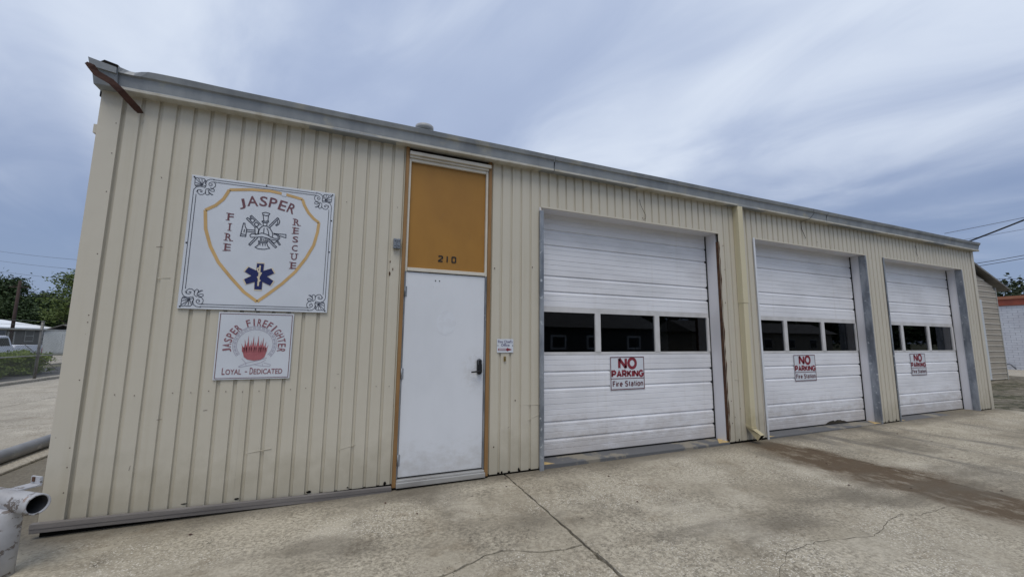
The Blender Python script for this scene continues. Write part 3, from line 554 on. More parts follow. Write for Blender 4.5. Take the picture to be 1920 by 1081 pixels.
vt = MB(); vt.tube([(2.97,1,3.9),(2.97,1,4.47)], .085, 16); vt.tube([(2.97,1,4.44),(2.97,1,4.495),(2.97,1,4.505)], [.128,.128,.11], 24); vt.build('vent_cap', 'vent_grey', roof)
sb = MB(); sb.box(-.055,-.0125,.03,.08,3.28,3.36); sb.build('wall_clip', 'cream_trim', ST)
# ---- entry door bay
for a, b in ((2.619,2.656),(3.608,3.648)):
    mb = MB(); mb.box(a, b, -.022, .12, .0, 3.664); mb.build('door_jamb', 'ochre_jamb', ST, bevel=.003)
mb = MB(); mb.box(2.6,3.66,.125,.2,-.02,3.72); mb.build('door_recess', 'void_black', ST)
mb = MB(); mb.box(2.658,3.63,-.045,.10,3.572,3.612); mb.box(2.66,3.606,-.02,.10,3.545,3.571); mb.build('head_flashing', 'frame_cream', ST, bevel=.004)
mb = MB(); mb.box(2.658,2.682,-.004,.09,2.24,3.543); mb.box(3.58,3.606,-.004,.09,2.24,3.543); mb.box(2.683,3.579,-.002,.09,3.508,3.543); mb.box(2.683,3.579,-.012,.09,2.246,2.284); tf = mb.build('transom_frame', 'frame_cream', ST, bevel=.003)
mb = MB(); mb.box(2.684,3.578,.028,.05,2.285,3.507); tp = mb.build('transom_panel', 'ochre_panel', ST)
v = (3.022,3.229,2.381,2.447)
for ch, a, b in (('2',3.026,3.079),('1',3.118,3.142),('0',3.183,3.233)):
    mb = MB()
    if ch == '2': S = [(a,2.447),(b,2.447),(b,2.413),(a,2.413),(a,2.381),(b,2.381)]; S = [(a+.006,2.436),(a+.01,2.446),(b-.01,2.446),(b-.003,2.436),(b-.004,2.424),(a+.006,2.392),(a+.006,2.386),(b,2.386)]
    elif ch == '1': S = [((a+b)/2,2.45),((a+b)/2,2.38)]
    else: S = [(a+.004,2.44),(a+.01,2.446),(b-.01,2.446),(b-.004,2.44),(b-.004,2.39),(b-.01,2.385),(a+.01,2.385),(a+.004,2.39),(a+.004,2.44)]
    mb.stroke(S, .0145, .0235); n = len(mb.v); mb.v += [(x, .028, z) for x, y, z in mb.v]; mb.build('digit', 'black', tp, fix=False)
mb = MB(); mb.box(2.658,2.671,.0,.1,.078,2.243); mb.box(3.586,3.606,.0,.1,.078,2.243); mb.build('door_frame', 'galvanized', ST)
mb = MB(); mb.box(2.674,3.583,.004,.05,.088,2.236); DR = mb.build('entry_door', 'door_white', ST, bevel=.004)
for z in (2.02,1.14,.26):
    mb = MB(); mb.tube([(2.668,-.004,z-.055),(2.668,-.004,z+.055)], .008, 8); mb.box(2.66,2.69,-.001,.003,z-.055,z+.055); mb.build('hinge', 'galvanized', DR)
mb = MB(); mb.prism([(3.530+.030*math.cos(a)*(1 if 1 else 1), (1.255 if math.sin(a) > 0 else 1.140)+.030*math.sin(a)) for a in [k*6.283/20 for k in range(20)]], 'y', -.028, .003); hd = mb.build('lock_plate', 'black_metal', DR, bevel=.004)
mb = MB(); mb.tube([(3.53,-.02,1.148),(3.53,-.062,1.148)], .012, 10); mb.tube([(3.535,-.058,1.148),(3.49,-.060,1.147),(3.424,-.054,1.141)], [.010,.010,.008], 10); mb.build('lever', 'black_metal', hd)
mb = MB(); mb.stroke([(3.51,1.225),(3.51,1.275),(3.55,1.275),(3.55,1.225)], .003, -.0295); mb.build('keypad_rim', 'galvanized', hd, fix=False)
M('door_mark', (.625,.655,.705), (.655,.69,.745), 14, rough=.6, lo=.4, hi=.6)
mk = MB(); rr = random.Random(2); ring = [(3.135+.112*math.cos(a)*rr.uniform(.9,1.06), 1.69+.135*math.sin(a)*rr.uniform(.9,1.05)) for a in [k*6.283/28 for k in range(28)]]; mk.flat(ring, .0025); mk.build('adhesive_mark', 'door_mark', DR, fix=False)
for x in (3.0,3.045):
    mk = MB(); mk.prism([(x+.007*math.cos(a), 2.155+.007*math.sin(a)) for a in [k*.785 for k in range(8)]], 'y', .001, .004); mk.build('bolt_hole', 'black', DR)
mb = MB(); mb.box(2.656,3.607,-.055,.12,.0,.05); mb.box(2.660,3.603,-.03,.12,.051,.072); mb.build('door_sill', 'aluminium', ST, bevel=.004)
mb = MB(); mb.box(2.62,3.648,-.02,.1,-.1,-.001); mb.build('foot_gap', 'void_black', ST)
# ---- garage bays
def section_mesh(h, wd):
    """one hinged section: three boards divided by stepped ribs, pinstripes rolled into each board; x from 0, z from 0, front at y=0"""
    pr = []; b = h/3
    for k in range(3):
        z = k*b
        pr += [(0,z+.003)]
        for t in (.36,.68): pr += [(0,z+b*t-.005),(.0045,z+b*t-.002),(.0045,z+b*t+.002),(0,z+b*t+.005)]
        if k < 2: pr += [(0,z+b-.036),(.016,z+b-.010),(.017,z+b-.001),(.002,z+b+.001)]
        else: pr += [(0,z+b-.006)]
    pr = [(.03,0),(.006,.0)]+pr+[(.006,h-.001),(.03,h-.001)]
    mb = MB(); mb.strip(pr, 0, wd); me = mb.mesh('door_section'); me.materials.append(MATS['garage_white']); return me
DW, DB, SH = 3.22, .055, .628
SEC = section_mesh(SH, DW); DY = .25
WFR = MB(); w0, w1 = 0.0, .633
gx = [(.085,1.045),(1.132,2.088),(2.175,3.135)]; GZ0, GZ1 = .036, .562
WFR.box(0,DW,.0,.04,0,GZ0); WFR.box(0,DW,.0,.04,GZ1,w1)
for a, b in ((0,gx[0][0]),(gx[0][1],gx[1][0]),(gx[1][1],gx[2][0]),(gx[2][1],DW)): WFR.box(a,b,-.006,.04,GZ0+.0005,GZ1-.0005)
WFM = WFR.mesh('window_frame'); WFM.materials.append(MATS['window_frame_grey'])
PANE = MB(); PANE.box(0,gx[0][1]-gx[0][0]+.006,.016,.02,GZ0-.003,GZ1+.003); PANE = PANE.mesh('window_pane'); PANE.materials.append(MATS['glass_dark'])
for i, (xl, xr, xc) in enumerate(BAYS):
    x0 = xc-DW/2; gb = gz((xl+xr)/2)
    mb = MB(); mb.box(xl,xr,-.004,.6,-.06,.034); th = mb.build('threshold', 'threshold_paint', ST, bevel=.006)
    for a, b in ((xl,.18),(xr,-.22)):
        yp = MB(); yp.add([(a,-.0,.0375),(a+b,-.0,.0375),(a,.22,.0375)], [(0,1,2)]); yp.build('yellow_corner', 'yellow_paint', th, fix=False)
    mb = MB(); mb.box(x0+.02,x0+DW-.02,DY+.005,DY+.035,.036,DB+.004); mb.box(x0,x0+.03,DY+.045,DY+.06,.04,3.2); mb.box(x0+DW-.03,x0+DW,DY+.045,DY+.06,.04,3.2)
    GD = mb.build('garage_door', 'black', ST)
    for z in (DB, DB+SH, DB+2*SH+w1, DB+3*SH+w1):
        s = link('door_section', SEC, GD); s.location = (x0, DY, z)
    wf = link('window_frame', WFM, GD); wf.location = (x0, DY-.001, DB+2*SH+.0015)
    for a, b in gx:
        p = link('window_pane', PANE, GD); p.location = (x0+a-.003, DY, DB+2*SH+.0015)
    mb = MB(); mb.box(xl,xr,.012,DY+.3,HZ+.002,HZ+.022); mb.build('header_board', 'jamb_white', ST)
    mb = MB(); mb.box(xl-.005,xr+.005,-.012,.011,HZ-.006,HZ+.012); mb.build('header_flashing', 'cream_trim', ST)
    for a, b in ((xl-.028,xl),(xr,xr+.028)):
        y0 = .055 if (i == 0 and a > xl) else .0
        mb = MB(); mb.box(a,b,y0,DY+.02,.036,HZ+.001); mb.build('door_jamb', 'jamb_white', ST)
    for a in (xr-.014, xl+.002):
        sl = MB(); sl.box(a,a+.012,DY-.014,DY+.04,.04,HZ); sl.build('weather_seal', 'black', GD)
    for z in (DB+SH/3,DB+2*SH/3,DB+SH*4/3,DB+SH*5/3,2.16,2.37,2.78):      # end stiles poke out at the ribs
        e = MB(); e.box(xr-.03,xr-.016,DY-.006,DY+.01,z-.02,z+.006); e.build('rib_end', 'black', GD)
# thin dark patch along the foot of the middle door
mb = MB(); rr = random.Random(5); up_ = [(10.12+.62*t, .057+.055*math.sin(3.14*t)**.6*rr.uniform(.6,1)) for t in [k/14 for k in range(15)]]
mb.flat([(10.12,.05)]+up_+[(10.74,.05)], DY-.003); mb.build('dark_patch', 'subsoil', ST, fix=False)
# corner guards of the bays
def box_part(name, mat, *a, bevel=.003):
    mb = MB(); mb.box(*a); return mb.build(name, mat, ST, bevel=bevel)
box_part('corner_guard', 'galvanized', 4.288,4.342,-.045,-.012, -.02,3.135, bevel=.006)
mb = MB(); zs = [.06+.1*i for i in range(31)]; rr = random.Random(9)   # torn rusty edge of the first bay
prof = [(7.430+rr.uniform(-.0,.012), z) for z in zs]
mb.add([(7.428,.052,z) for z in zs]+[(x+.002,-.004,z) for x, z in prof]+[(7.442+rr.uniform(-.006,.016),-.0062,z) for z in zs],
       [(i,i+1,len(zs)+i+1,len(zs)+i) for i in range(len(zs)-1)]+[(len(zs)+i,len(zs)+i+1,2*len(zs)+i+1,2*len(zs)+i) for i in range(len(zs)-1)]); mb.build('rusted_edge', 'rust_edge', ST, fix=False)
mb = MB(); mb.hexa([(8.224,-.022,-.01),(8.262,-.022,-.01),(8.262,-.010,-.01),(8.224,-.010,-.01),(8.200,-.022,3.2),(8.232,-.022,3.2),(8.232,-.010,3.2),(8.200,-.010,3.2)]); mb.hexa([(8.255,-.021,.0),(8.264,-.021,.0),(8.264,.08,.0),(8.255,.08,.0),(8.226,-.021,3.19),(8.235,-.021,3.19),(8.235,.08,3.19),(8.226,.08,3.19)]); mb.build('edge_trim', 'door_white', ST)
for xr in (11.33,15.07):
    box_part('corner_guard', 'galvanized', xr-.012,xr-.001,-.016,.10,.02,HZ-.01); box_part('corner_guard', 'galvanized', xr,xr+.022,-.016,-.006,.02,HZ-.01)
box_part('corner_guard', 'galvanized', 11.928,11.962,-.018,-.004,.0,HZ+.005); box_part('corner_guard', 'galvanized', 11.952,11.963,-.003,.06,.036,HZ-.01)
# ---- downspout
mb = MB(); mb.box(7.779,7.876,-.10,-.004,.21,2.13); DS = mb.build('downspout', 'downspout_paint', ST, bevel=.006)
mb = MB(); mb.box(7.773,7.882,-.106,-.003,2.10,3.663); mb.build('upper_pipe', 'downspout_paint', DS, bevel=.006)
mb = MB(); mb.hexa([(7.775,-.104,.20),(7.88,-.104,.20),(7.88,-.002,.24),(7.775,-.002,.24),(7.775,-.106,.235),(7.88,-.106,.235),(7.88,-.002,.27),(7.775,-.002,.27)]); mb.build('pipe_strap', 'downspout_paint', DS)
mb = MB(); A = [(7.780,-.10,.215),(7.875,-.10,.215),(7.875,-.008,.215),(7.780,-.008,.215)]; B_ = [(7.83,-.20,.135),(7.925,-.185,.135),(7.91,-.14,.055),(7.815,-.155,.055)]
mb.add(A+B_, [(0,1,5,4),(1,2,6,5),(2,3,7,6),(3,0,4,7),(0,3,2,1)]); el = mb.build('elbow', 'downspout_paint', DS)
mb = MB(); mb.add([(7.834,-.197,.13),(7.921,-.183,.13),(7.908,-.143,.06),(7.82,-.157,.06)], [(0,1,2,3)]); mb.build('outlet', 'void_black', el, fix=False)
# small fittings on the wall
jb = MB(); jb.box(2.522,2.556,-.05,-.006,2.475,2.583); jb.box(2.562,2.596,-.05,-.006,2.475,2.583); jb.box(2.53,2.59,-.04,-.008,2.482,2.576); o = jb.build('flood_light_bracket', 'galvanized', bevel=.004); tag(o, 'small grey metal double box on the wall beside the ochre panel', 'wall box')
for x in (2.539,2.579):
    for z in (2.50,2.556):
        d = MB(); d.prism([(x+.006*math.cos(a), z+.006*math.sin(a)) for a in [k*.785 for k in range(8)]], 'y', -.052, -.049); d.build('bolt', 'black', o)
pl = MB(); pl.box(3.83,3.853,-.02,-.004,1.255,1.31); pl.box(3.834,3.85,-.024,-.019,1.265,1.30); o = pl.build('key_hook', 'brass', bevel=.003); tag(o, 'little brass key hook on the wall under the small office sign', 'hook')
# rusty strap bent off the gutter end
pa = [(-.035,-.225,3.775),(-.0,-.222,3.752),(.03,-.21,3.71),(.12,-.19,3.67),(.18,-.165,3.615),(.22,-.115,3.57),(.258,-.06,3.53),(.272,-.02,3.51)]
mb = MB(); vs_ = []
for i, p in enumerate(pa):
    d = (Vector(pa[min(i+1, len(pa)-1)])-Vector(pa[max(i-1, 0)])).normalized(); tt = Vector((.35,1,-.4)).normalized(); nn = d.cross(tt).normalized()
    hw = .027 if 0 < i else .012
    for k in ((hw,-.003),(hw,.003),(-hw,.003),(-hw,-.003)): vs_.append(Vector(p)+nn*k[0]+tt*k[1])
fs_ = [(4*i+a, 4*i+(a+1) % 4, 4*i+4+(a+1) % 4, 4*i+4+a) for i in range(len(pa)-1) for a in range(4)]+[(0,1,2,3),(len(vs_)-1,len(vs_)-2,len(vs_)-3,len(vs_)-4)]
mb.add(vs_, fs_); o = mb.build('steel_strap', 'rust'); tag(o, 'bent rusty steel strap hanging off the end of the gutter', 'strap')
# dangling wires on the wall
def wire(name, pts, r, mat, label, cat='wire', group=None):
    mb = MB(); mb.tube(pts, r, 6); return tag(mb.build(name, mat), label, cat, group)
wire('loose_wire', [(5.90,-.012,3.52),(5.905,-.02,3.44),(5.94,-.03,3.36),(5.985,-.03,3.29),(5.985,-.022,3.24),(5.95,-.015,3.225)], .003, 'cable_black', 'thin curled black wire on the wall above the first garage door')
wire('loose_wire', [(9.62,-.158,3.84),(9.60,-.165,3.75),(9.54,-.125,3.66),(9.46,-.02,3.62),(9.47,-.015,3.5),(9.53,-.015,3.4),(9.57,-.014,3.33)], .004, 'cable_black', 'black wire looped over the gutter above the middle garage door')
wire('loose_wire', [(13.2,-.012,3.56),(13.22,-.02,3.48),(13.19,-.02,3.42),(13.24,-.014,3.34)], .004, 'cable_black', 'short black wire on the wall above the third garage door')

# scuffs and scratches in the paint
rr = random.Random(41)
for x, z, a, l in ((.5,.42,80,.04),(.66,.80,3,.035),(.98,.86,8,.03),(.52,2.30,2,.05),(2.05,1.15,10,.02),(3.9,.5,20,.02)):
    dx, dz = math.cos(R(a))*l/2, math.sin(R(a))*l/2; mb = MB(); mb.stroke([(x-dx,z-dz),(x+rr.uniform(-.004,.004),z+rr.uniform(-.004,.004)),(x+dx,z+dz)], rr.uniform(.002,.004), -.0052); mb.build('scuff', 'rust', ST, fix=False)
# ------------------------------------------------------------------ signs
def board(name, label, x0, z0, wd, ht, y, th=.012, mat='sign_white'):
    t = thing(name, label, 'sign', (x0, y, z0))
    mb = MB(); mb.box(0,wd,0,th,0,ht); mb.build('board', mat, t, bevel=.002); return t
# big station board
T = board('station_sign', 'large square white station sign with gold shield, firefighter emblem and blue star', .698, 1.757, 1.215, 1.245, -.020)
def ink(name, mat, parent, fn):
    mb = MB(); fn(mb); return mb.build(name, mat, parent, fix=False)
yy = -.0022
def _lines(mb):
    W_, H_ = 1.215, 1.245
    for d in (.024,.046):
        c = .165 if d < .03 else .18
        for a, b in (((c,H_-d),(W_-c,H_-d)),((c,d),(W_-c,d)),((d,c),(d,H_-c)),((W_-d,c),(W_-d,H_-c))): mb.stroke([a,b], .0045, yy)
    for fx in (0,1):
        for fz in (0,1):
            for s in CORNER:
                mb.stroke([((W_-(x+.016)) if fx else x+.016, (H_-(z-.018)) if fz else z-.018) for x, z in s], .0046, yy)
ink('border_lines', 'sign_black', T, _lines)
def _sh(mb):
    for s in SHIELD: mb.stroke(s, .027, yy)
ink('shield_outline', 'sign_gold', T, _sh)
ink('shield_patch', 'sign_white', T, lambda mb: mb.flat([(.735,1.15),(.775,1.145),(.775,1.185),(.735,1.185)], yy-.0012))
def _jas(mb):
    for ch, (cx, cz, a) in zip('JASPER', ((.412,1.02,14),(.495,1.06,7),(.586,1.07,-1),(.668,1.066,-7),(.752,1.05,-13),(.832,1.03,-19))):
        put_letter(mb, ch, cx, cz, {'J':.05,'A':.09}.get(ch, .066), .10, R(a), yy, .012)
ink('lettering', 'sign_maroon', T, _jas)
def serif(mb, ch, cx, cz, wd, ht):
    put_letter(mb, ch, cx, cz, wd if ch != 'I' else .012, ht, 0, yy, .012)
    b = {'F': ((-1,-1),(-1,1)), 'I': ((0,-1),(0,1)), 'R': ((-1,-1),(-1,1),(1,-1)), 'E': ((-1,-1),(-1,1)), 'U': ((-1,1),(1,1))}.get(ch, ())
    for sx, sz in b: mb.flat([(cx+sx*wd*.42-.016, cz+sz*ht/2-.003), (cx+sx*wd*.42+.016, cz+sz*ht/2-.003), (cx+sx*wd*.42+.016, cz+sz*ht/2+.003), (cx+sx*wd*.42-.016, cz+sz*ht/2+.003)], yy-.0003)
ink('lettering', 'sign_maroon', T, lambda mb: [serif(mb, ch, .331, .881-.098*k, .05, .066) for k, ch in enumerate('FIRE')])
ink('lettering', 'sign_maroon', T, lambda mb: [serif(mb, ch, .886, .896-.088*k, .05, .062) for k, ch in enumerate('RESCUE')])
def _em(mb):
    for s in EMBLEM: mb.stroke(s, .0072, yy)
ink('firefighter_emblem', 'sign_black', T, _em)
cx_, cz_ = sum(p[0] for p in STAR)/len(STAR), sum(p[1] for p in STAR)/len(STAR)
ink('star_edge', 'sign_tan', T, lambda mb: mb.add([(cx_+(x-cx_)*1.09, yy, cz_+(z-cz_)*1.09) for x, z in STAR]+[(cx_, yy, cz_)], [(i, (i+1) % len(STAR), len(STAR)) for i in range(len(STAR))]))
ink('star_of_life', 'sign_navy', T, lambda mb: mb.add([(x, yy-.0012, z) for x, z in STAR]+[(cx_, yy-.0012, cz_)], [(i, (i+1) % len(STAR), len(STAR)) for i in range(len(STAR))]))
def _sn(mb): mb.stroke(STAFF, .013, yy-.0022); mb.stroke(SNAKE, .011, yy-.0028)
ink('staff_and_snake', 'sign_tan', T, _sn)
def _bolt(mb):
    for x, z in ((.02,1.225),(.6,1.232),(1.195,1.225),(.015,.6),(1.2,.62),(.02,.02),(.6,.012),(1.195,.02),(1.2,.95)): mb.flat([(x+.007*math.cos(a), z+.007*math.sin(a)) for a in [k*.785 for k in range(8)]], yy-.001)
ink('bolts', 'black', T, _bolt)
# fire fighter plaque
T2 = board('firefighter_sign', 'small square white sign with red flames ringed by maroon lettering', 1.012, 1.122, .612, .615, -.015, .006)
yy = -.0022
ink('border_line', 'sign_maroon', T2, lambda mb: mb.stroke([(.014,.014),(.598,.014),(.598,.601),(.014,.601),(.014,.014)], .005, yy))
def _arc(mb):
    cx, cz, rr_ = .306, .305, .221
    txt = 'JASPER FIREFIGHTER'; a0, a1 = 190, -10
    for k, ch in enumerate(txt):
        if ch == ' ': continue
        a = R(a0+(a1-a0)*k/(len(txt)-1)); put_letter(mb, ch, cx+rr_*math.cos(a), cz+rr_*math.sin(a), .012 if ch == 'I' else .033, .066, a-math.pi/2, yy, .014)
ink('lettering', 'flame_letter', T2, _arc)
def _loy(mb):
    put_text(mb, 'L', .066, .089, .046, .106, yy, .012); put_text(mb, 'OYAL', .094, .216, .046, .094, yy, .012); put_text(mb, '-', .244, .262, .066, .074, yy, .01)
    put_text(mb, 'D', .282, .309, .046, .106, yy, .012); put_text(mb, 'EDICATED', .314, .548, .046, .094, yy, .012)
ink('lettering', 'flame_letter', T2, _loy)
def _ring(mb):
    for rr_ in (.176,.146): mb.stroke([(.306+rr_*math.cos(R(a)), .318+rr_*.97*math.sin(R(a))) for a in range(-42, 223, 5)], .003, yy)
    for a in range(-38, 220, 13):
        for da in (0, 3.5, 7):
            c, s = math.cos(R(a+da)), math.sin(R(a+da)); mb.stroke([(.306+.153*c, .318+.149*s), (.306+.169*c, .318+.164*s)], .0035, yy)
    for s in HOSES: mb.stroke(s, .003, yy)
ink('hose_ring', 'sign_line', T2, _ring)
def _fl(mb):
    f = FLAME[0][:-1]; c = (.30,.20); mb.flat([(.215,.245),(.225,.205),(.255,.18),(.306,.17),(.36,.178),(.39,.20),(.402,.245),(.385,.262),(.36,.268),(.335,.262),(.306,.272),(.275,.262),(.245,.268),(.228,.262)], yy)
    for cx, w_, top, lean in ((.216,.018,.33,-.02),(.233,.022,.37,-.012),(.252,.024,.405,-.004),(.272,.020,.36,.004),(.292,.024,.405,0),(.310,.018,.35,0),(.330,.026,.405,0),(.350,.020,.36,.006),(.366,.022,.388,.006),(.384,.020,.35,.012),(.398,.016,.32,.02)):
        mb.flat([(cx-w_*.5,.25),(cx-w_*.62,.285),(cx-w_*.16+lean*.4,.25+(top-.25)*.6),(cx+lean,top),(cx+w_*.2+lean*.4,.25+(top-.25)*.6),(cx+w_*.62,.285),(cx+w_*.5,.25)], yy-.0006)
ink('flames', 'flame_red', T2, _fl)
# no parking signs: plain bold block lettering, each letter as strokes in a unit-high cell
def arcp(cx, cz, rx, rz, a0, a1, n=10): return [(cx+rx*math.cos(R(a0+(a1-a0)*k/n)), cz+rz*math.sin(R(a0+(a1-a0)*k/n))) for k in range(n+1)]
GL = {'N': (.72, [[(0,0),(0,1)],[(0,1),(.72,0)],[(.72,0),(.72,1)]]), 'O': (.8, [arcp(.4,.5,.4,.5,0,360,20)]), 'P': (.62, [[(0,0),(0,1),(.34,1)]+arcp(.34,.72,.28,.28,90,-90)+[(0,.44)]]),
 'A': (.76, [[(0,0),(.38,1),(.76,0)],[(.13,.3),(.63,.3)]]), 'R': (.66, [[(0,0),(0,1),(.36,1)]+arcp(.36,.73,.27,.27,90,-90)+[(0,.46)],[(.34,.46),(.66,0)]]), 'K': (.66, [[(0,0),(0,1)],[(.64,1),(.03,.42)],[(.22,.6),(.66,0)]]),
 'I': (.0, [[(0,0),(0,1)]]), 'G': (.76, [arcp(.4,.5,.4,.5,40,325,18)+[(.74,.46),(.44,.46)]]), 'F': (.52, [[(0,0),(0,1),(.52,1)],[(0,.54),(.44,.54)]]), 'S': (.6, [arcp(.3,.76,.28,.24,25,270,12)+arcp(.3,.26,.3,.26,90,-155,12)]),
 'i': (.0, [[(0,0),(0,.7)],[(0,.9),(0,1)]]), 'r': (.28, [[(0,0),(0,.7)],[(0,.5),(.12,.68),(.28,.7)]]), 'e': (.5, [[(.02,.36),(.5,.36)]+arcp(.25,.36,.25,.35,0,315,14)]), 't': (.26, [[(.13,.95),(.13,.14),(.26,.02)],[(-.02,.7),(.27,.7)]]),
 'a': (.48, [arcp(.24,.52,.22,.19,160,0,6)+[(.46,0)],[(.46,.42)]+arcp(.22,.2,.21,.2,90,330,10)]), 'o': (.52, [arcp(.26,.35,.26,.35,0,360,16)]), 'n': (.44, [[(0,0),(0,.7)],[(0,.5)]+arcp(.22,.48,.22,.22,150,0,6)+[(.44,0)]]), ' ': (.16, [])}
def block(mb, txt, x0, x1, z0, z1, wd, y):
    gap = .30; tot = sum(GL[c][0] for c in txt)+gap*(len(txt)-1); sx = (x1-x0)/tot; x = 0
    for c in txt:
        for st_ in GL[c][1]: mb.stroke([(x0+(x+a)*sx, z0+b*(z1-z0)) for a, b in st_], wd, y)
        x += GL[c][0]+gap
for (xc, zc, lab) in ((5.805,1.053,'no parking sign on the garage door nearest the entry door'), (9.674,1.053,'no parking sign on the middle garage door of the station'), (13.397,1.058,'no parking sign on the garage door farthest from the entry door')):
    t = board('no_parking_sign', lab, xc-.2985, zc-.2315, .597, .463, .243, .003)
    def _np(mb):
        W_, H_ = .597, .463
        mb.stroke([(.012,.012),(W_-.012,.012),(W_-.012,H_-.012),(.012,H_-.012),(.012,.012)], .012, yy)
        mb.stroke([(.012,.158),(W_-.012,.158)], .010, yy)
    ink('border', 'sign_maroon', t, _np)
    def _nt(mb):
        block(mb, 'NO', .158, .442, .302, .432, .043, yy); block(mb, 'PARKING', .036, .566, .184, .262, .0265, yy)
    ink('lettering', 'sign_red', t, _nt)
    ink('lettering', 'sign_maroon', t, lambda mb: block(mb, 'Fire Station', .046, .556, .054, .120, .0155, yy))
T3 = board('office_sign', "small white sign with red arrow beside the entry door", 3.742, 1.354, .208, .158, -.010, .003)
yy = -.0018
ink('lettering', 'sign_navy_text', T3, lambda mb: (put_text(mb, "Fire Chief's", .012, .196, .112, .145, yy, .012), put_text(mb, 'Office', .05, .158, .073, .104, yy, .012)))
ink('arrow', 'sign_red', T3, lambda mb: (mb.flat([(.015,.024),(.125,.024),(.125,.015),(.19,.036),(.125,.057),(.125,.048),(.015,.048)], yy)))
ink('arrow_slot', 'sign_white', T3, lambda mb: mb.flat([(.024,.031),(.115,.031),(.115,.041),(.024,.041)], yy-.0008))
ink('screws', 'black', T3, lambda mb: [mb.flat([(x+.006*math.cos(a), .082+.006*math.sin(a)) for a in [k*.785 for k in range(8)]], yy) for x in (.012,.197)])

# ------------------------------------------------------------------ pipes at the left corner
def ring_tube(mb, a, b, ro, ri, n=28):
    a, b = Vector(a), Vector(b); d = (b-a).normalized(); u = d.cross(Vector((0,0,1))).normalized(); v = u.cross(d)
    c = [(math.cos(2*math.pi*k/n), math.sin(2*math.pi*k/n)) for k in range(n)]
    vs = [a+ro*(x*u+y*v) for x, y in c]+[b+ro*(x*u+y*v) for x, y in c]+[b+ri*(x*u+y*v) for x, y in c]+[a+ri*(x*u+y*v) for x, y in c]
    mb.add(vs, [(r*n+k, r*n+(k+1) % n, (r+1)*n+(k+1) % n, (r+1)*n+k) for r in range(3) for k in range(n)], True)
BO = thing('pipe_post', 'peeling white steel post with a short open pipe welded across it', 'post', (.10,-.60,-.04))
def bpart(mb, name, mat, bevel=0):
    o = mb.build(name, mat, BO, bevel=bevel); move(o, (.10,-.60,-.04)); return o
mb = MB(); mb.tube([(.10,-.60,-.06),(.10,-.60,.36),(.10,-.60,.385)], [.084,.084,.07], 32); bpart(mb, 'post', 'pipe_white')
a = R(36); dr = Vector((math.cos(a), -math.sin(a), 0)); e = Vector((.305,-.70,.415)); bk = e-dr*1.6
mb = MB(); ring_tube(mb, bk, e, .064, .055); bpart(mb, 'cross_pipe', 'pipe_white')
mb = MB(); ring_tube(mb, e-dr*.9, e-dr*.012, .0545, .0535); mb.tube([e-dr*.92, e-dr*.905], .0535, 20); bpart(mb, 'bore_shade', 'black')  # black liner and end disc added as the shade inside the open pipe
mb = MB(); q = e-dr*.27; sd_ = Vector((math.sin(a), math.cos(a), 0))
def ob(c, dx, dy, z0, z1):
    ps = [c+dr*i*dx+sd_*j*dy for i, j in ((-1,-1),(1,-1),(1,1),(-1,1))]; return [(p.x,p.y,z0) for p in ps]+[(p.x,p.y,z1) for p in ps]
mb.hexa(ob(q+sd_*.06, .055, .06, .472, .48)); mb.hexa(ob(q+sd_*.12, .05, .005, .481, .53)); bpart(mb, 'latch_plate', 'pipe_white')
mb = MB(); mb.hexa(ob(q+sd_*.112-dr*.02, .012, .003, .495, .525)); bpart(mb, 'rust_spot', 'rust_edge')
PP = thing('rail_pipe', 'long grey steel pipe lying on the kerb beside the station', 'pipe', (-1.6,2.6,.0))
mb = MB(); mb.tube([(-1.60,-1.5,.078),(-1.60,4.6,.078)], .076, 28); o = mb.build('pipe', 'pipe_grey', PP); move(o, (-1.6,2.6,0))

# ------------------------------------------------------------------ left background
FE = thing('chain_link_fence', 'chain link fence with steel posts along the edge of the concrete lot', 'fence', (-7.9,15,-.2))
def fpart(mb, name, mat): o = mb.build(name, mat, FE); move(o, (-7.9,15,-.2)); return o
for y in (6.7,9.7,12.1,15.05,18.0,21.0):
    mb = MB(); mb.tube([(-7.9,y,-.25),(-7.9,y,1.98)], .042 if y != 12.1 else .05, 10); mb.tube([(-7.9,y,1.98),(-7.9,y,2.02)], [.048,.02], 10); fpart(mb, 'post', 'fence_metal')
mb = MB(); mb.tube([(-7.9,5.5,1.70),(-7.9,22,1.70)], .024, 8); fpart(mb, 'rail', 'fence_rail')
mb = MB(); mb.tube([(-7.9,5.5,.80),(-7.9,22,.80)], .018, 8); fpart(mb, 'rail', 'fence_rail')
mb = MB(); mb.tube([(-7.88,14.2,1.25),(-7.88,16.2,.2)], .010, 6); fpart(mb, 'brace', 'fence_metal')
mb = MB(); mb.tube([(-7.9,12.1,1.98),(-7.75,14.9,2.0)], .006, 5); mb.tube([(-7.9,12.1,1.85),(-7.8,15,1.87)], .005, 5); fpart(mb, 'top_wire', 'fence_wire')
mb = MB(); h_ = 1.66; sp = .075
for s in (-1, 1):
    y = 5.5-h_
    while y < 22:
        ya, yb = (y, y+h_) if s > 0 else (y+h_, y); za, zb = .02, .02+h_
        def clipy(p, q):
            out = []
            for A, Bq in ((p, q), (q, p)):
                if A[0] < 5.5: t = (5.5-A[0])/(Bq[0]-A[0]); A = (5.5, A[1]+t*(Bq[1]-A[1]))
                elif A[0] > 22: t = (22-A[0])/(Bq[0]-A[0]); A = (22, A[1]+t*(Bq[1]-A[1]))
                out.append(A)
            return out
        P_, Q_ = clipy((ya, za), (yb, zb)); w_ = .0022
        mb.add([(-7.9,P_[0],P_[1]-w_),(-7.9,P_[0],P_[1]+w_),(-7.9+.004,P_[0],P_[1]),(-7.9,Q_[0],Q_[1]-w_),(-7.9,Q_[0],Q_[1]+w_),(-7.9+.004,Q_[0],Q_[1])], [(0,1,4,3),(1,2,5,4),(2,0,3,5)])
        y += sp
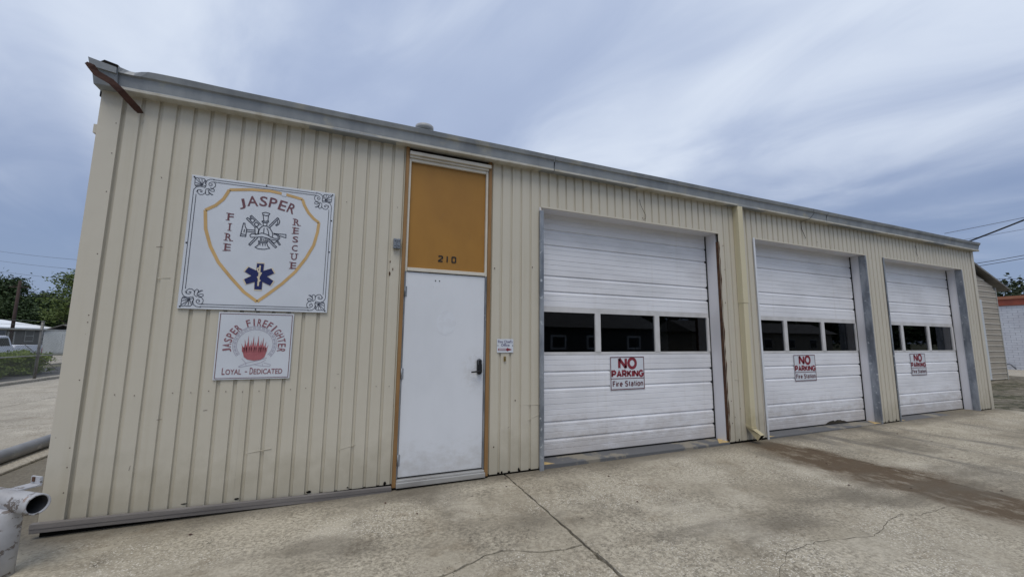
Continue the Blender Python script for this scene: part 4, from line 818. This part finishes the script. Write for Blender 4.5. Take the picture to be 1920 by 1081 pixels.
o = fpart(mb, 'wire_mesh', 'fence_wire'); o['kind'] = 'stuff'
mb = MB(); mb.box(-8.05,-7.72,5.5,22,-.3,.01); struct(mb.build('fence_footing', 'lot_concrete', bevel=.02))
# hedge
def leaves(mb, pts, n, size, rnd, spread):
    for c in pts:
        for _ in range(n):
            p = Vector(c)+Vector((rnd.gauss(0,spread),rnd.gauss(0,spread),rnd.gauss(0,spread*.8)))
            a = Vector((rnd.uniform(-1,1),rnd.uniform(-1,1),rnd.uniform(-.6,.6))).normalized(); b = a.cross(Vector((rnd.uniform(-1,1),rnd.uniform(-1,1),rnd.uniform(-1,1)))).normalized(); s = size*rnd.uniform(.6,1.3)
            mb.add([p+a*s, p+b*s*.55, p-a*s, p-b*s*.55], [(0,1,2,3)])
rnd = random.Random(21)
for (y0, y1, xc, lab) in ((15.9,18.5,-11.0,'clipped green hedge bush behind the chain link fence, its left neighbour touching it'), (18.7,21.1,-11.05,'clipped green hedge bush at the end of the row by the white pickup')):
    H = thing('hedge_bush', lab, 'hedge', (xc,(y0+y1)/2,-.2), 'hedge bushes behind the fence'); base = (xc,(y0+y1)/2,-.2)
    mb = MB(); pts = []
    for _ in range(420):
        u, v_, w2 = rnd.uniform(-1,1), rnd.uniform(-1,1), rnd.uniform(0,1); k = (abs(u)**4+abs(v_)**4+w2**4)**.25
        if k > 1: u, v_, w2 = u/k, v_/k, w2/k
        f = rnd.uniform(.8,1)
        pts.append((xc+u*.8*f, (y0+y1)/2+v_*(y1-y0)/2*f, -.1+w2*.92*f))
    leaves(mb, pts, 34, .042, rnd, .07); o = mb.build('foliage', 'leaf_hedge', H, fix=False); move(o, base)
    mb = MB()
    for k in range(4): yk = y0+(y1-y0)*(k+.5)/4; mb.tube([(xc,yk,-.25),(xc+.1,yk+.1,.3),(xc-.1,yk,.6)], [.04,.03,.015], 7)
    o = mb.build('stems', 'bark', H); move(o, base)
# pickup truck, parked facing the road
TR = thing('pickup_truck', 'white pickup truck parked beyond the hedge', 'truck', (-14.3,24,-.30))
def tpart(mb, name, mat, par=None, bevel=0): return mb.build(name, mat, par or TR, bevel=bevel)
# local: length along y (rear +2.0, nose -3.3), width x (-.9..+.9), wheels on z=0
side = [(2.0,.45),(2.02,1.10),(1.98,1.25),(.05,1.25),(.02,.45)]
mb = MB(); mb.prism([(1.98,.45),(2.03,.75),(2.0,1.24),(.0,1.24),(.0,.45)], 'x', -.9, .9); bed = tpart(mb, 'bed', 'car_white', bevel=.05)
mb = MB(); mb.box(-.9,-.82,.05,1.95,1.22,1.29); mb.box(.82,.9,.05,1.95,1.22,1.29); mb.box(-.9,.9,1.93,2.02,1.22,1.28); tpart(mb, 'bed_rail', 'car_white', bevel=.02)
mb = MB(); mb.prism([(-.02,.45),(-.02,1.26),(-.12,1.30),(-.42,1.74),(-.6,1.78),(-1.5,1.76),(-2.05,1.22),(-3.25,1.05),(-3.35,.8),(-3.35,.45)], 'x', -.88, .88); cab = tpart(mb, 'cab', 'car_white', bevel=.05)
for s in (-1, 1):
    mb = MB(); mb.prism([(-.28,1.27),(-.50,1.66),(-1.02,1.66),(-1.02,1.27)], 'x', s*.878, s*.886); tpart(mb, 'side_window', 'car_glass', cab)
    mb = MB(); mb.prism([(-1.10,1.27),(-1.10,1.66),(-1.46,1.66),(-1.86,1.27)], 'x', s*.878, s*.886); tpart(mb, 'side_window', 'car_glass', cab)
    mb = MB(); mb.box(s*.88,s*.895,-.42,-.26,1.02,1.06); tpart(mb, 'door_handle', 'black', cab)
    mb = MB(); mb.box(s*.89,s*1.1,-1.75,-1.65,1.25,1.42); tpart(mb, 'mirror', 'black', cab, .02)
    mb = MB(); mb.box(s*.78,s*.9,2.0,2.05,.72,1.12); tpart(mb, 'tail_light', 'tail_red', None, .01)
    mb = MB(); mb.box(s*.6,s*.85,-3.38,-3.34,.72,.9); tpart(mb, 'headlight', 'chrome', None, .01)
    for y in (1.1,-2.5):
        mb = MB(); mb.tube([(s*.66,y,.36),(s*.90,y,.36)], .36, 24); wh = tpart(mb, 'wheel', 'tyre', None, .03)
        mb = MB(); mb.tube([(s*.88,y,.36),(s*.912,y,.36)], .21, 18); tpart(mb, 'rim', 'chrome', wh)
mb = MB(); mb.prism([(-1.48,1.72),(-1.99,1.26),(-2.0,1.28),(-1.49,1.74)], 'x', -.72, .72); tpart(mb, 'windscreen', 'car_glass', cab)
mb = MB(); mb.prism([(-.14,1.33),(-.39,1.68),(-.37,1.69),(-.12,1.34)], 'x', -.7, .7); tpart(mb, 'rear_window', 'car_glass', cab)
mb = MB(); mb.box(-.9,.9,2.03,2.17,.45,.62); tpart(mb, 'rear_bumper', 'chrome', None, .03)
mb = MB(); mb.box(-.9,.9,-3.5,-3.35,.42,.62); tpart(mb, 'front_bumper', 'chrome', None, .03)
# grey house with a white metal hip roof
HO = thing('grey_house', 'grey bungalow with a bright white metal hip roof beyond the street', 'house', (-30,54,-.36))
mb = MB(); mb.box(-9,0,-12,5.8,0,2.75); tpart(mb, 'wall', 'house_grey', HO)
mb = MB(); b4 = [(-9.5,-12.5),(.5,-12.5),(.5,6.3),(-9.5,6.3)]; rd = [(-4.5,-7.5,4.15),(-4.5,-.6,4.15)]
mb.add([(x,y,2.64) for x, y in b4]+rd+[(x,y,2.56) for x, y in b4], [(0,1,4),(1,2,5,4),(2,3,5),(3,0,4,5),(0,6,7,1),(1,7,8,2),(2,8,9,3),(3,9,6,0),(9,8,7,6)]); tpart(mb, 'roof', 'roof_white', HO)
mb = MB(); mb.box(.02,.45,-12.4,6.2,2.48,2.555); tpart(mb, 'fascia', 'trim_pale', HO)
for y0, y1, z0, z1, mt_ in ((1.64,2.77,1.25,2.33,'trim_pale'),(4.0,5.2,1.27,2.15,'car_glass'),(-2.4,-1.2,1.25,2.3,'car_glass'),(-6,-4.8,1.25,2.3,'car_glass')):
    mb = MB(); mb.box(0,.04,y0-.09,y1+.09,z0-.09,z1+.09); wn = tpart(mb, 'window', 'trim_pale', HO)
    mb = MB(); mb.box(.041,.05,y0,y1,z0,z1); tpart(mb, 'pane', 'house_grey' if mt_ == 'trim_pale' else mt_, wn)
    mb = MB(); mb.box(.052,.06,y0,y1,(z0+z1)/2-.03,(z0+z1)/2+.03); tpart(mb, 'sash_bar', 'trim_pale', wn)
mb = MB(); mb.box(0,.06,-.9,.1,.1,2.2); tpart(mb, 'door', 'trim_pale', HO)
# pale garden shed
SD = thing('garden_shed', 'pale metal garden shed with a low gable roof beside the grey house', 'shed', (-25.9,54.3,-.36))
mb = MB(); mb.box(-1.35,1.6,-1.2,1.6,0,2.35); tpart(mb, 'wall', 'shed_white', SD)
mb = MB(); mb.prism([(-1.5,2.3),(.1,2.95),(1.75,2.3),(1.75,2.38),(.1,3.04),(-1.5,2.38)], 'y', -1.35, 1.75); tpart(mb, 'roof', 'shed_roof', SD)
for a, b in ((-.75,.12),(.14,1.0)):
    mb = MB(); mb.box(a,b,-1.225,-1.2,.1,2.05); tpart(mb, 'door', 'shed_white', SD)
# utility pole and wires
UP = thing('utility_pole', 'dark wooden utility pole standing in front of the grey house', 'pole', (-28.4,50.8,-.36))
mb = MB(); mb.tube([(0,0,0),(0,0,7.25)], [.15,.11], 12); tpart(mb, 'post', 'pole_wood', UP)
mb = MB(); mb.box(-.7,.7,-.05,.05,6.58,6.66); tpart(mb, 'cross_arm', 'pole_wood', UP)
def cat(a, b, sag, n=14): return [tuple(Vector(a).lerp(Vector(b), t/n)-Vector((0,0,sag*4*(t/n)*(1-t/n)))) for t in range(n+1)]
for i, (za, zb, lab) in enumerate(((8.95,7.60,'topmost overhead wire crossing the sky left of the station'),(8.10,6.87,'second overhead wire from the top, left of the station'),(7.18,6.07,'third overhead wire from the top, left of the station'))):
    wire('overhead_wire', cat((-27.5,45.2,za), (-14,34.7,zb-.55), .12), .012, 'cable_grey', lab, 'wire', 'overhead wires left of the station')
wire('overhead_wire', cat((-28.4,50.8,6.45), (-15.5,36.5,3.6), .25), .012, 'cable_black', 'dark sagging wire running down from the utility pole', 'wire', 'overhead wires left of the station')
wire('overhead_wire', cat((-28.4,50.8,5.55), (-15.5,36.5,4.6), .15), .012, 'cable_black', 'dark wire running level from below the pole top', 'wire', 'overhead wires left of the station')
wire('overhead_wire', cat((-44,58,6.6), (-28.4,50.8,6.5), .25), .012, 'cable_black', 'dark wire reaching the utility pole from the left', 'wire', 'overhead wires left of the station')
# trees
def tree(label, x, y, base, top, rad, mat, seed, size=.3, clumps=46, per=60, trunk=.28, cat_='tree', group=None, cb=.25, name='broadleaf_tree'):
    rnd = random.Random(seed); T = thing(name, label, cat_, (x,y,base), group); h = top-base
    mb = MB(); mb.tube([(0,0,0),(rnd.uniform(-.2,.2),rnd.uniform(-.2,.2),h*.35),(rnd.uniform(-.4,.4),rnd.uniform(-.4,.4),h*.7)], [trunk,trunk*.7,trunk*.25], 8)
    pts = []
    for _ in range(clumps):
        a = rnd.uniform(0, 6.283); rr_ = rad*math.sqrt(rnd.uniform(.05, 1)); zc = rnd.uniform(cb, .97)
        k = math.sin(math.pi*min(1, max(.05, (zc-cb)/(1-cb)*.85+.12)))**.7
        pts.append((math.cos(a)*rr_*k, math.sin(a)*rr_*k, h*zc))
        if rnd.random() < .3: mb.tube([(0,0,h*min(zc,.6)*.7), (pts[-1][0]*.8, pts[-1][1]*.8, pts[-1][2])], [trunk*.3, trunk*.08], 5)
    mb.build('trunk', 'bark', T)
    mb = MB(); leaves(mb, pts, per, size, rnd, rad*.17); mb.build('crown', mat, T, fix=False)
TL_ = 'trees behind the grey house'
tree('tall dark tree behind the white roof of the house', -48.7, 84, -.4, 10.0, 4.6, 'leaf_dark', 1, .2, 85, 130, cb=.1, group=TL_)
tree('dark broad tree rising above the utility pole', -52, 83, -.4, 11.0, 4.8, 'leaf_dark', 2, .2, 85, 130, cb=.1, group=TL_)
tree('low dark tree right of the utility pole', -43.5, 78.6, -.4, 6.9, 3.6, 'leaf_dark', 3, .2, 80, 130, cb=.05, group=TL_)
tree('dark rounded tree between house and garden shed', -44.5, 86, -.4, 7.9, 3.6, 'leaf_dark', 4, .2, 80, 130, cb=.05, group=TL_)
tree('dark tree behind the garden shed', -37.0, 74.3, -.4, 6.2, 3.6, 'leaf_dark', 5, .2, 80, 130, cb=.05, group=TL_)
tree('tall lighter green tree beside the corner of the station', -29.6, 62.2, -.4, 9.9, 2.8, 'leaf_light', 6, .16, 50, 90, cb=.3, group=TL_)
tree('dense dark tree behind the light green tree', -34.0, 75.5, -.4, 7.6, 3.0, 'leaf_dark', 8, .2, 75, 130, cb=.05, group=TL_)

# ------------------------------------------------------------------ right background
SH_ = thing('metal_shed', 'tan shed with horizontal siding and a sloping roof past the station', 'shed', (26,3.39,.03))
X0s, X1s = -5.2, 1.70
mb = MB(); mb.prism([(X0s,0),(X1s-.02,0),(X1s-.02,3.86),(-1.75,5.05),(X0s,3.9)], 'y', .03, 6); tpart(mb, 'wall', 'shed_shadow', SH_)
k = 0; z = .03; ph = .226
while z < 4.95:
    z1 = z+ph
    def lim(zt): return X1s if zt < 3.80 else X1s-(zt-3.80)/.335
    xr = lim(z1); mb = MB()
    if xr < X0s+.4: break
    mb.hexa([(X0s,-.020,z+.022),(lim(z),-.020,z+.022),(lim(z),.028,z+.022),(X0s,.028,z+.022),(X0s,-.004,z1),(xr,-.004,z1),(xr,.028,z1),(X0s,.028,z1)])
    pk = tpart(mb, 'plank', 'shed_siding', SH_)
    mb = MB(); mb.box(X0s,lim(z)-.002,-.026,.02,z,z+.021); tpart(mb, 'plank_edge', 'shed_edge', pk)
    z = z1; k += 1
mb = MB(); mb.box(X1s-.0,X1s+.05,-.035,.05,.0,3.84); tpart(mb, 'corner_trim', 'trim_pale', SH_)
mb = MB(); mb.box(-.28,.22,-.06,-.027,.03,3.27); tpart(mb, 'door', 'shed_white', SH_)
mb = MB(); mb.prism([(2.62,3.74),(2.62,3.80),(-1.75,5.22),(-1.75,5.12)], 'y', -.2, 6.3); mb.prism([(-1.75,5.12),(-1.75,5.22),(-6.1,3.80),(-6.1,3.74)], 'y', -.2, 6.3); tpart(mb, 'roof', 'shed_roof', SH_)
# white painted brick building
BB = thing('brick_building', 'white painted brick building with a red fascia past the tan shed', 'building', (37.4,6,.03))
mb = MB(); mb.box(.012,12,-9,16,0,3.66); tpart(mb, 'wall', 'mortar_white', BB)
brm = MB(); brm.box(0,.058,0,.385,0,.128); brm = brm.mesh('brick'); brm.materials.append(MATS['white_brick'])
rest = MB(); cnt = 0; zr = 0; row = 0
while zr < 3.55:
    y = -3.0-(.2 if row % 2 else 0)
    while y < 4.6:
        if -1.15 < y < .75 and cnt < 290:
            b = link('brick', brm, BB); b.location = (random.uniform(-.004,.004), y, zr); cnt += 1
        else: rest.box(0,.058,y,y+.385,zr,zr+.128)
        y += .4
    zr += .14; row += 1
o = tpart(rest, 'brickwork', 'white_brick', BB); o['kind'] = 'stuff'
mb = MB(); mb.box(-.06,12,-9,16,3.66,4.02); tpart(mb, 'fascia', 'red_fascia', BB)
mb = MB(); mb.box(-.12,12.05,-9.05,16.05,4.021,4.19); tpart(mb, 'roof_cap', 'red_cap', BB)
mb = MB(); mb.tube([(-.1,1.2,.05),(-.2,.9,.35),(-.15,.5,.3),(-.2,.3,.05)], .03, 8); tag(mb.build('hose', 'cable_grey'), 'grey hose coiled at the foot of the white brick wall', 'hose'); bpy.context.scene.collection.objects['hose'].location = (37.4,5.6,.03)
tree('dark spreading pine behind the white brick building', 94.5, 21.5, 0, 10.9, 4.2, 'needle', 11, .3, 34, 60, trunk=.3, cb=.55, name='pine_tree')
# wires on the right
wire('service_cable', cat((15.80,.05,3.93), (17.6,-4.2,6.15), .1), .019, 'cable_black', 'thick black service cable running up from the corner of the station', 'cable')
for a, b, r_, lab in (((26.6,3.6,4.72),(29.2,-6.5,6.3),.011,'thin wire rising from the roof of the tan shed'), ((33.3,6.2,5.75),(40.5,2.9,7.35),.017,'dark wire just above the tan shed roof'), ((43.2,10.2,9.66),(58,3,13.3),.02,'highest thin overhead wire right of the station'), ((44,9.7,9.1),(60,2,12.6),.014,'faint second overhead wire right of the station'), ((37.9,6.5,5.38),(41.5,5.0,5.62),.012,'short low wire beside the pine')):
    wire('overhead_wire', cat(a, b, .1), r_, 'cable_grey' if r_ in (.02,.014) else 'cable_black', lab, 'wire', 'overhead wires right of the station')
mb = MB(); mb.tube([(26.2,3.35,4.45),(26.2,3.35,4.72)], .02, 8); tag(mb.build('wire_mast', 'cable_grey'), 'short mast on the tan shed roof holding a wire', 'mast')
# ------------------------------------------------------------------ across the road (seen mirrored in the door windows)
rnd = random.Random(77); mb = MB(); pts = []
for i in range(1500):
    x = rnd.uniform(-30, 210); hmax = 7+2.5*math.sin(x*.21)+1.5*math.sin(x*.53+1)
    pts.append((x, -46+rnd.uniform(-3,3), rnd.uniform(.2, 1)**.8*hmax))
leaves(mb, pts, 40, .5, rnd, .8); o = mb.build('woodland', 'leaf_dark', fix=False); o['kind'] = 'stuff'; tag(o, 'dark woodland across the road, mirrored in the garage windows', 'woodland')
AB = thing('roadside_building', 'pale low building across the road, mirrored in the garage windows', 'building', (52,-30,-.36))
mb = MB(); mb.box(-13,13,-6,0,0,3.0); tpart(mb, 'wall', 'shed_siding', AB)
mb = MB(); mb.prism([(-6.6,2.95),(.6,2.95),(-3,4.4)], 'x', -13.5, 13.5); tpart(mb, 'roof', 'shed_roof', AB)
for x in (-10,-5.5,-1,3.5,8):
    mb = MB(); mb.box(x,x+1.5,0,.05,1,2.2); wn = tpart(mb, 'window', 'trim_pale', AB); mb = MB(); mb.box(x+.1,x+1.4,.051,.06,1.1,2.1); tpart(mb, 'pane', 'car_glass', wn)

DH = thing('roadside_house', 'dark sided house with white framed windows, mirrored in the first garage door windows', 'house', (24,-27,-.36))
mb = MB(); mb.box(-7,7,-6,0,0,3.1); tpart(mb, 'wall', 'house_grey', DH)
mb = MB(); mb.prism([(-6.5,3.0),(.5,3.0),(-3,4.6)], 'x', -7.4, 7.4); tpart(mb, 'roof', 'shed_roof', DH)
for x in (-5,-1.2,3.4):
    mb = MB(); mb.box(x,x+1.6,0,.06,1,2.3); wn = tpart(mb, 'window', 'roof_white', DH); mb = MB(); mb.box(x+.18,x+1.42,.061,.07,1.18,2.12); tpart(mb, 'pane', 'car_glass', wn)
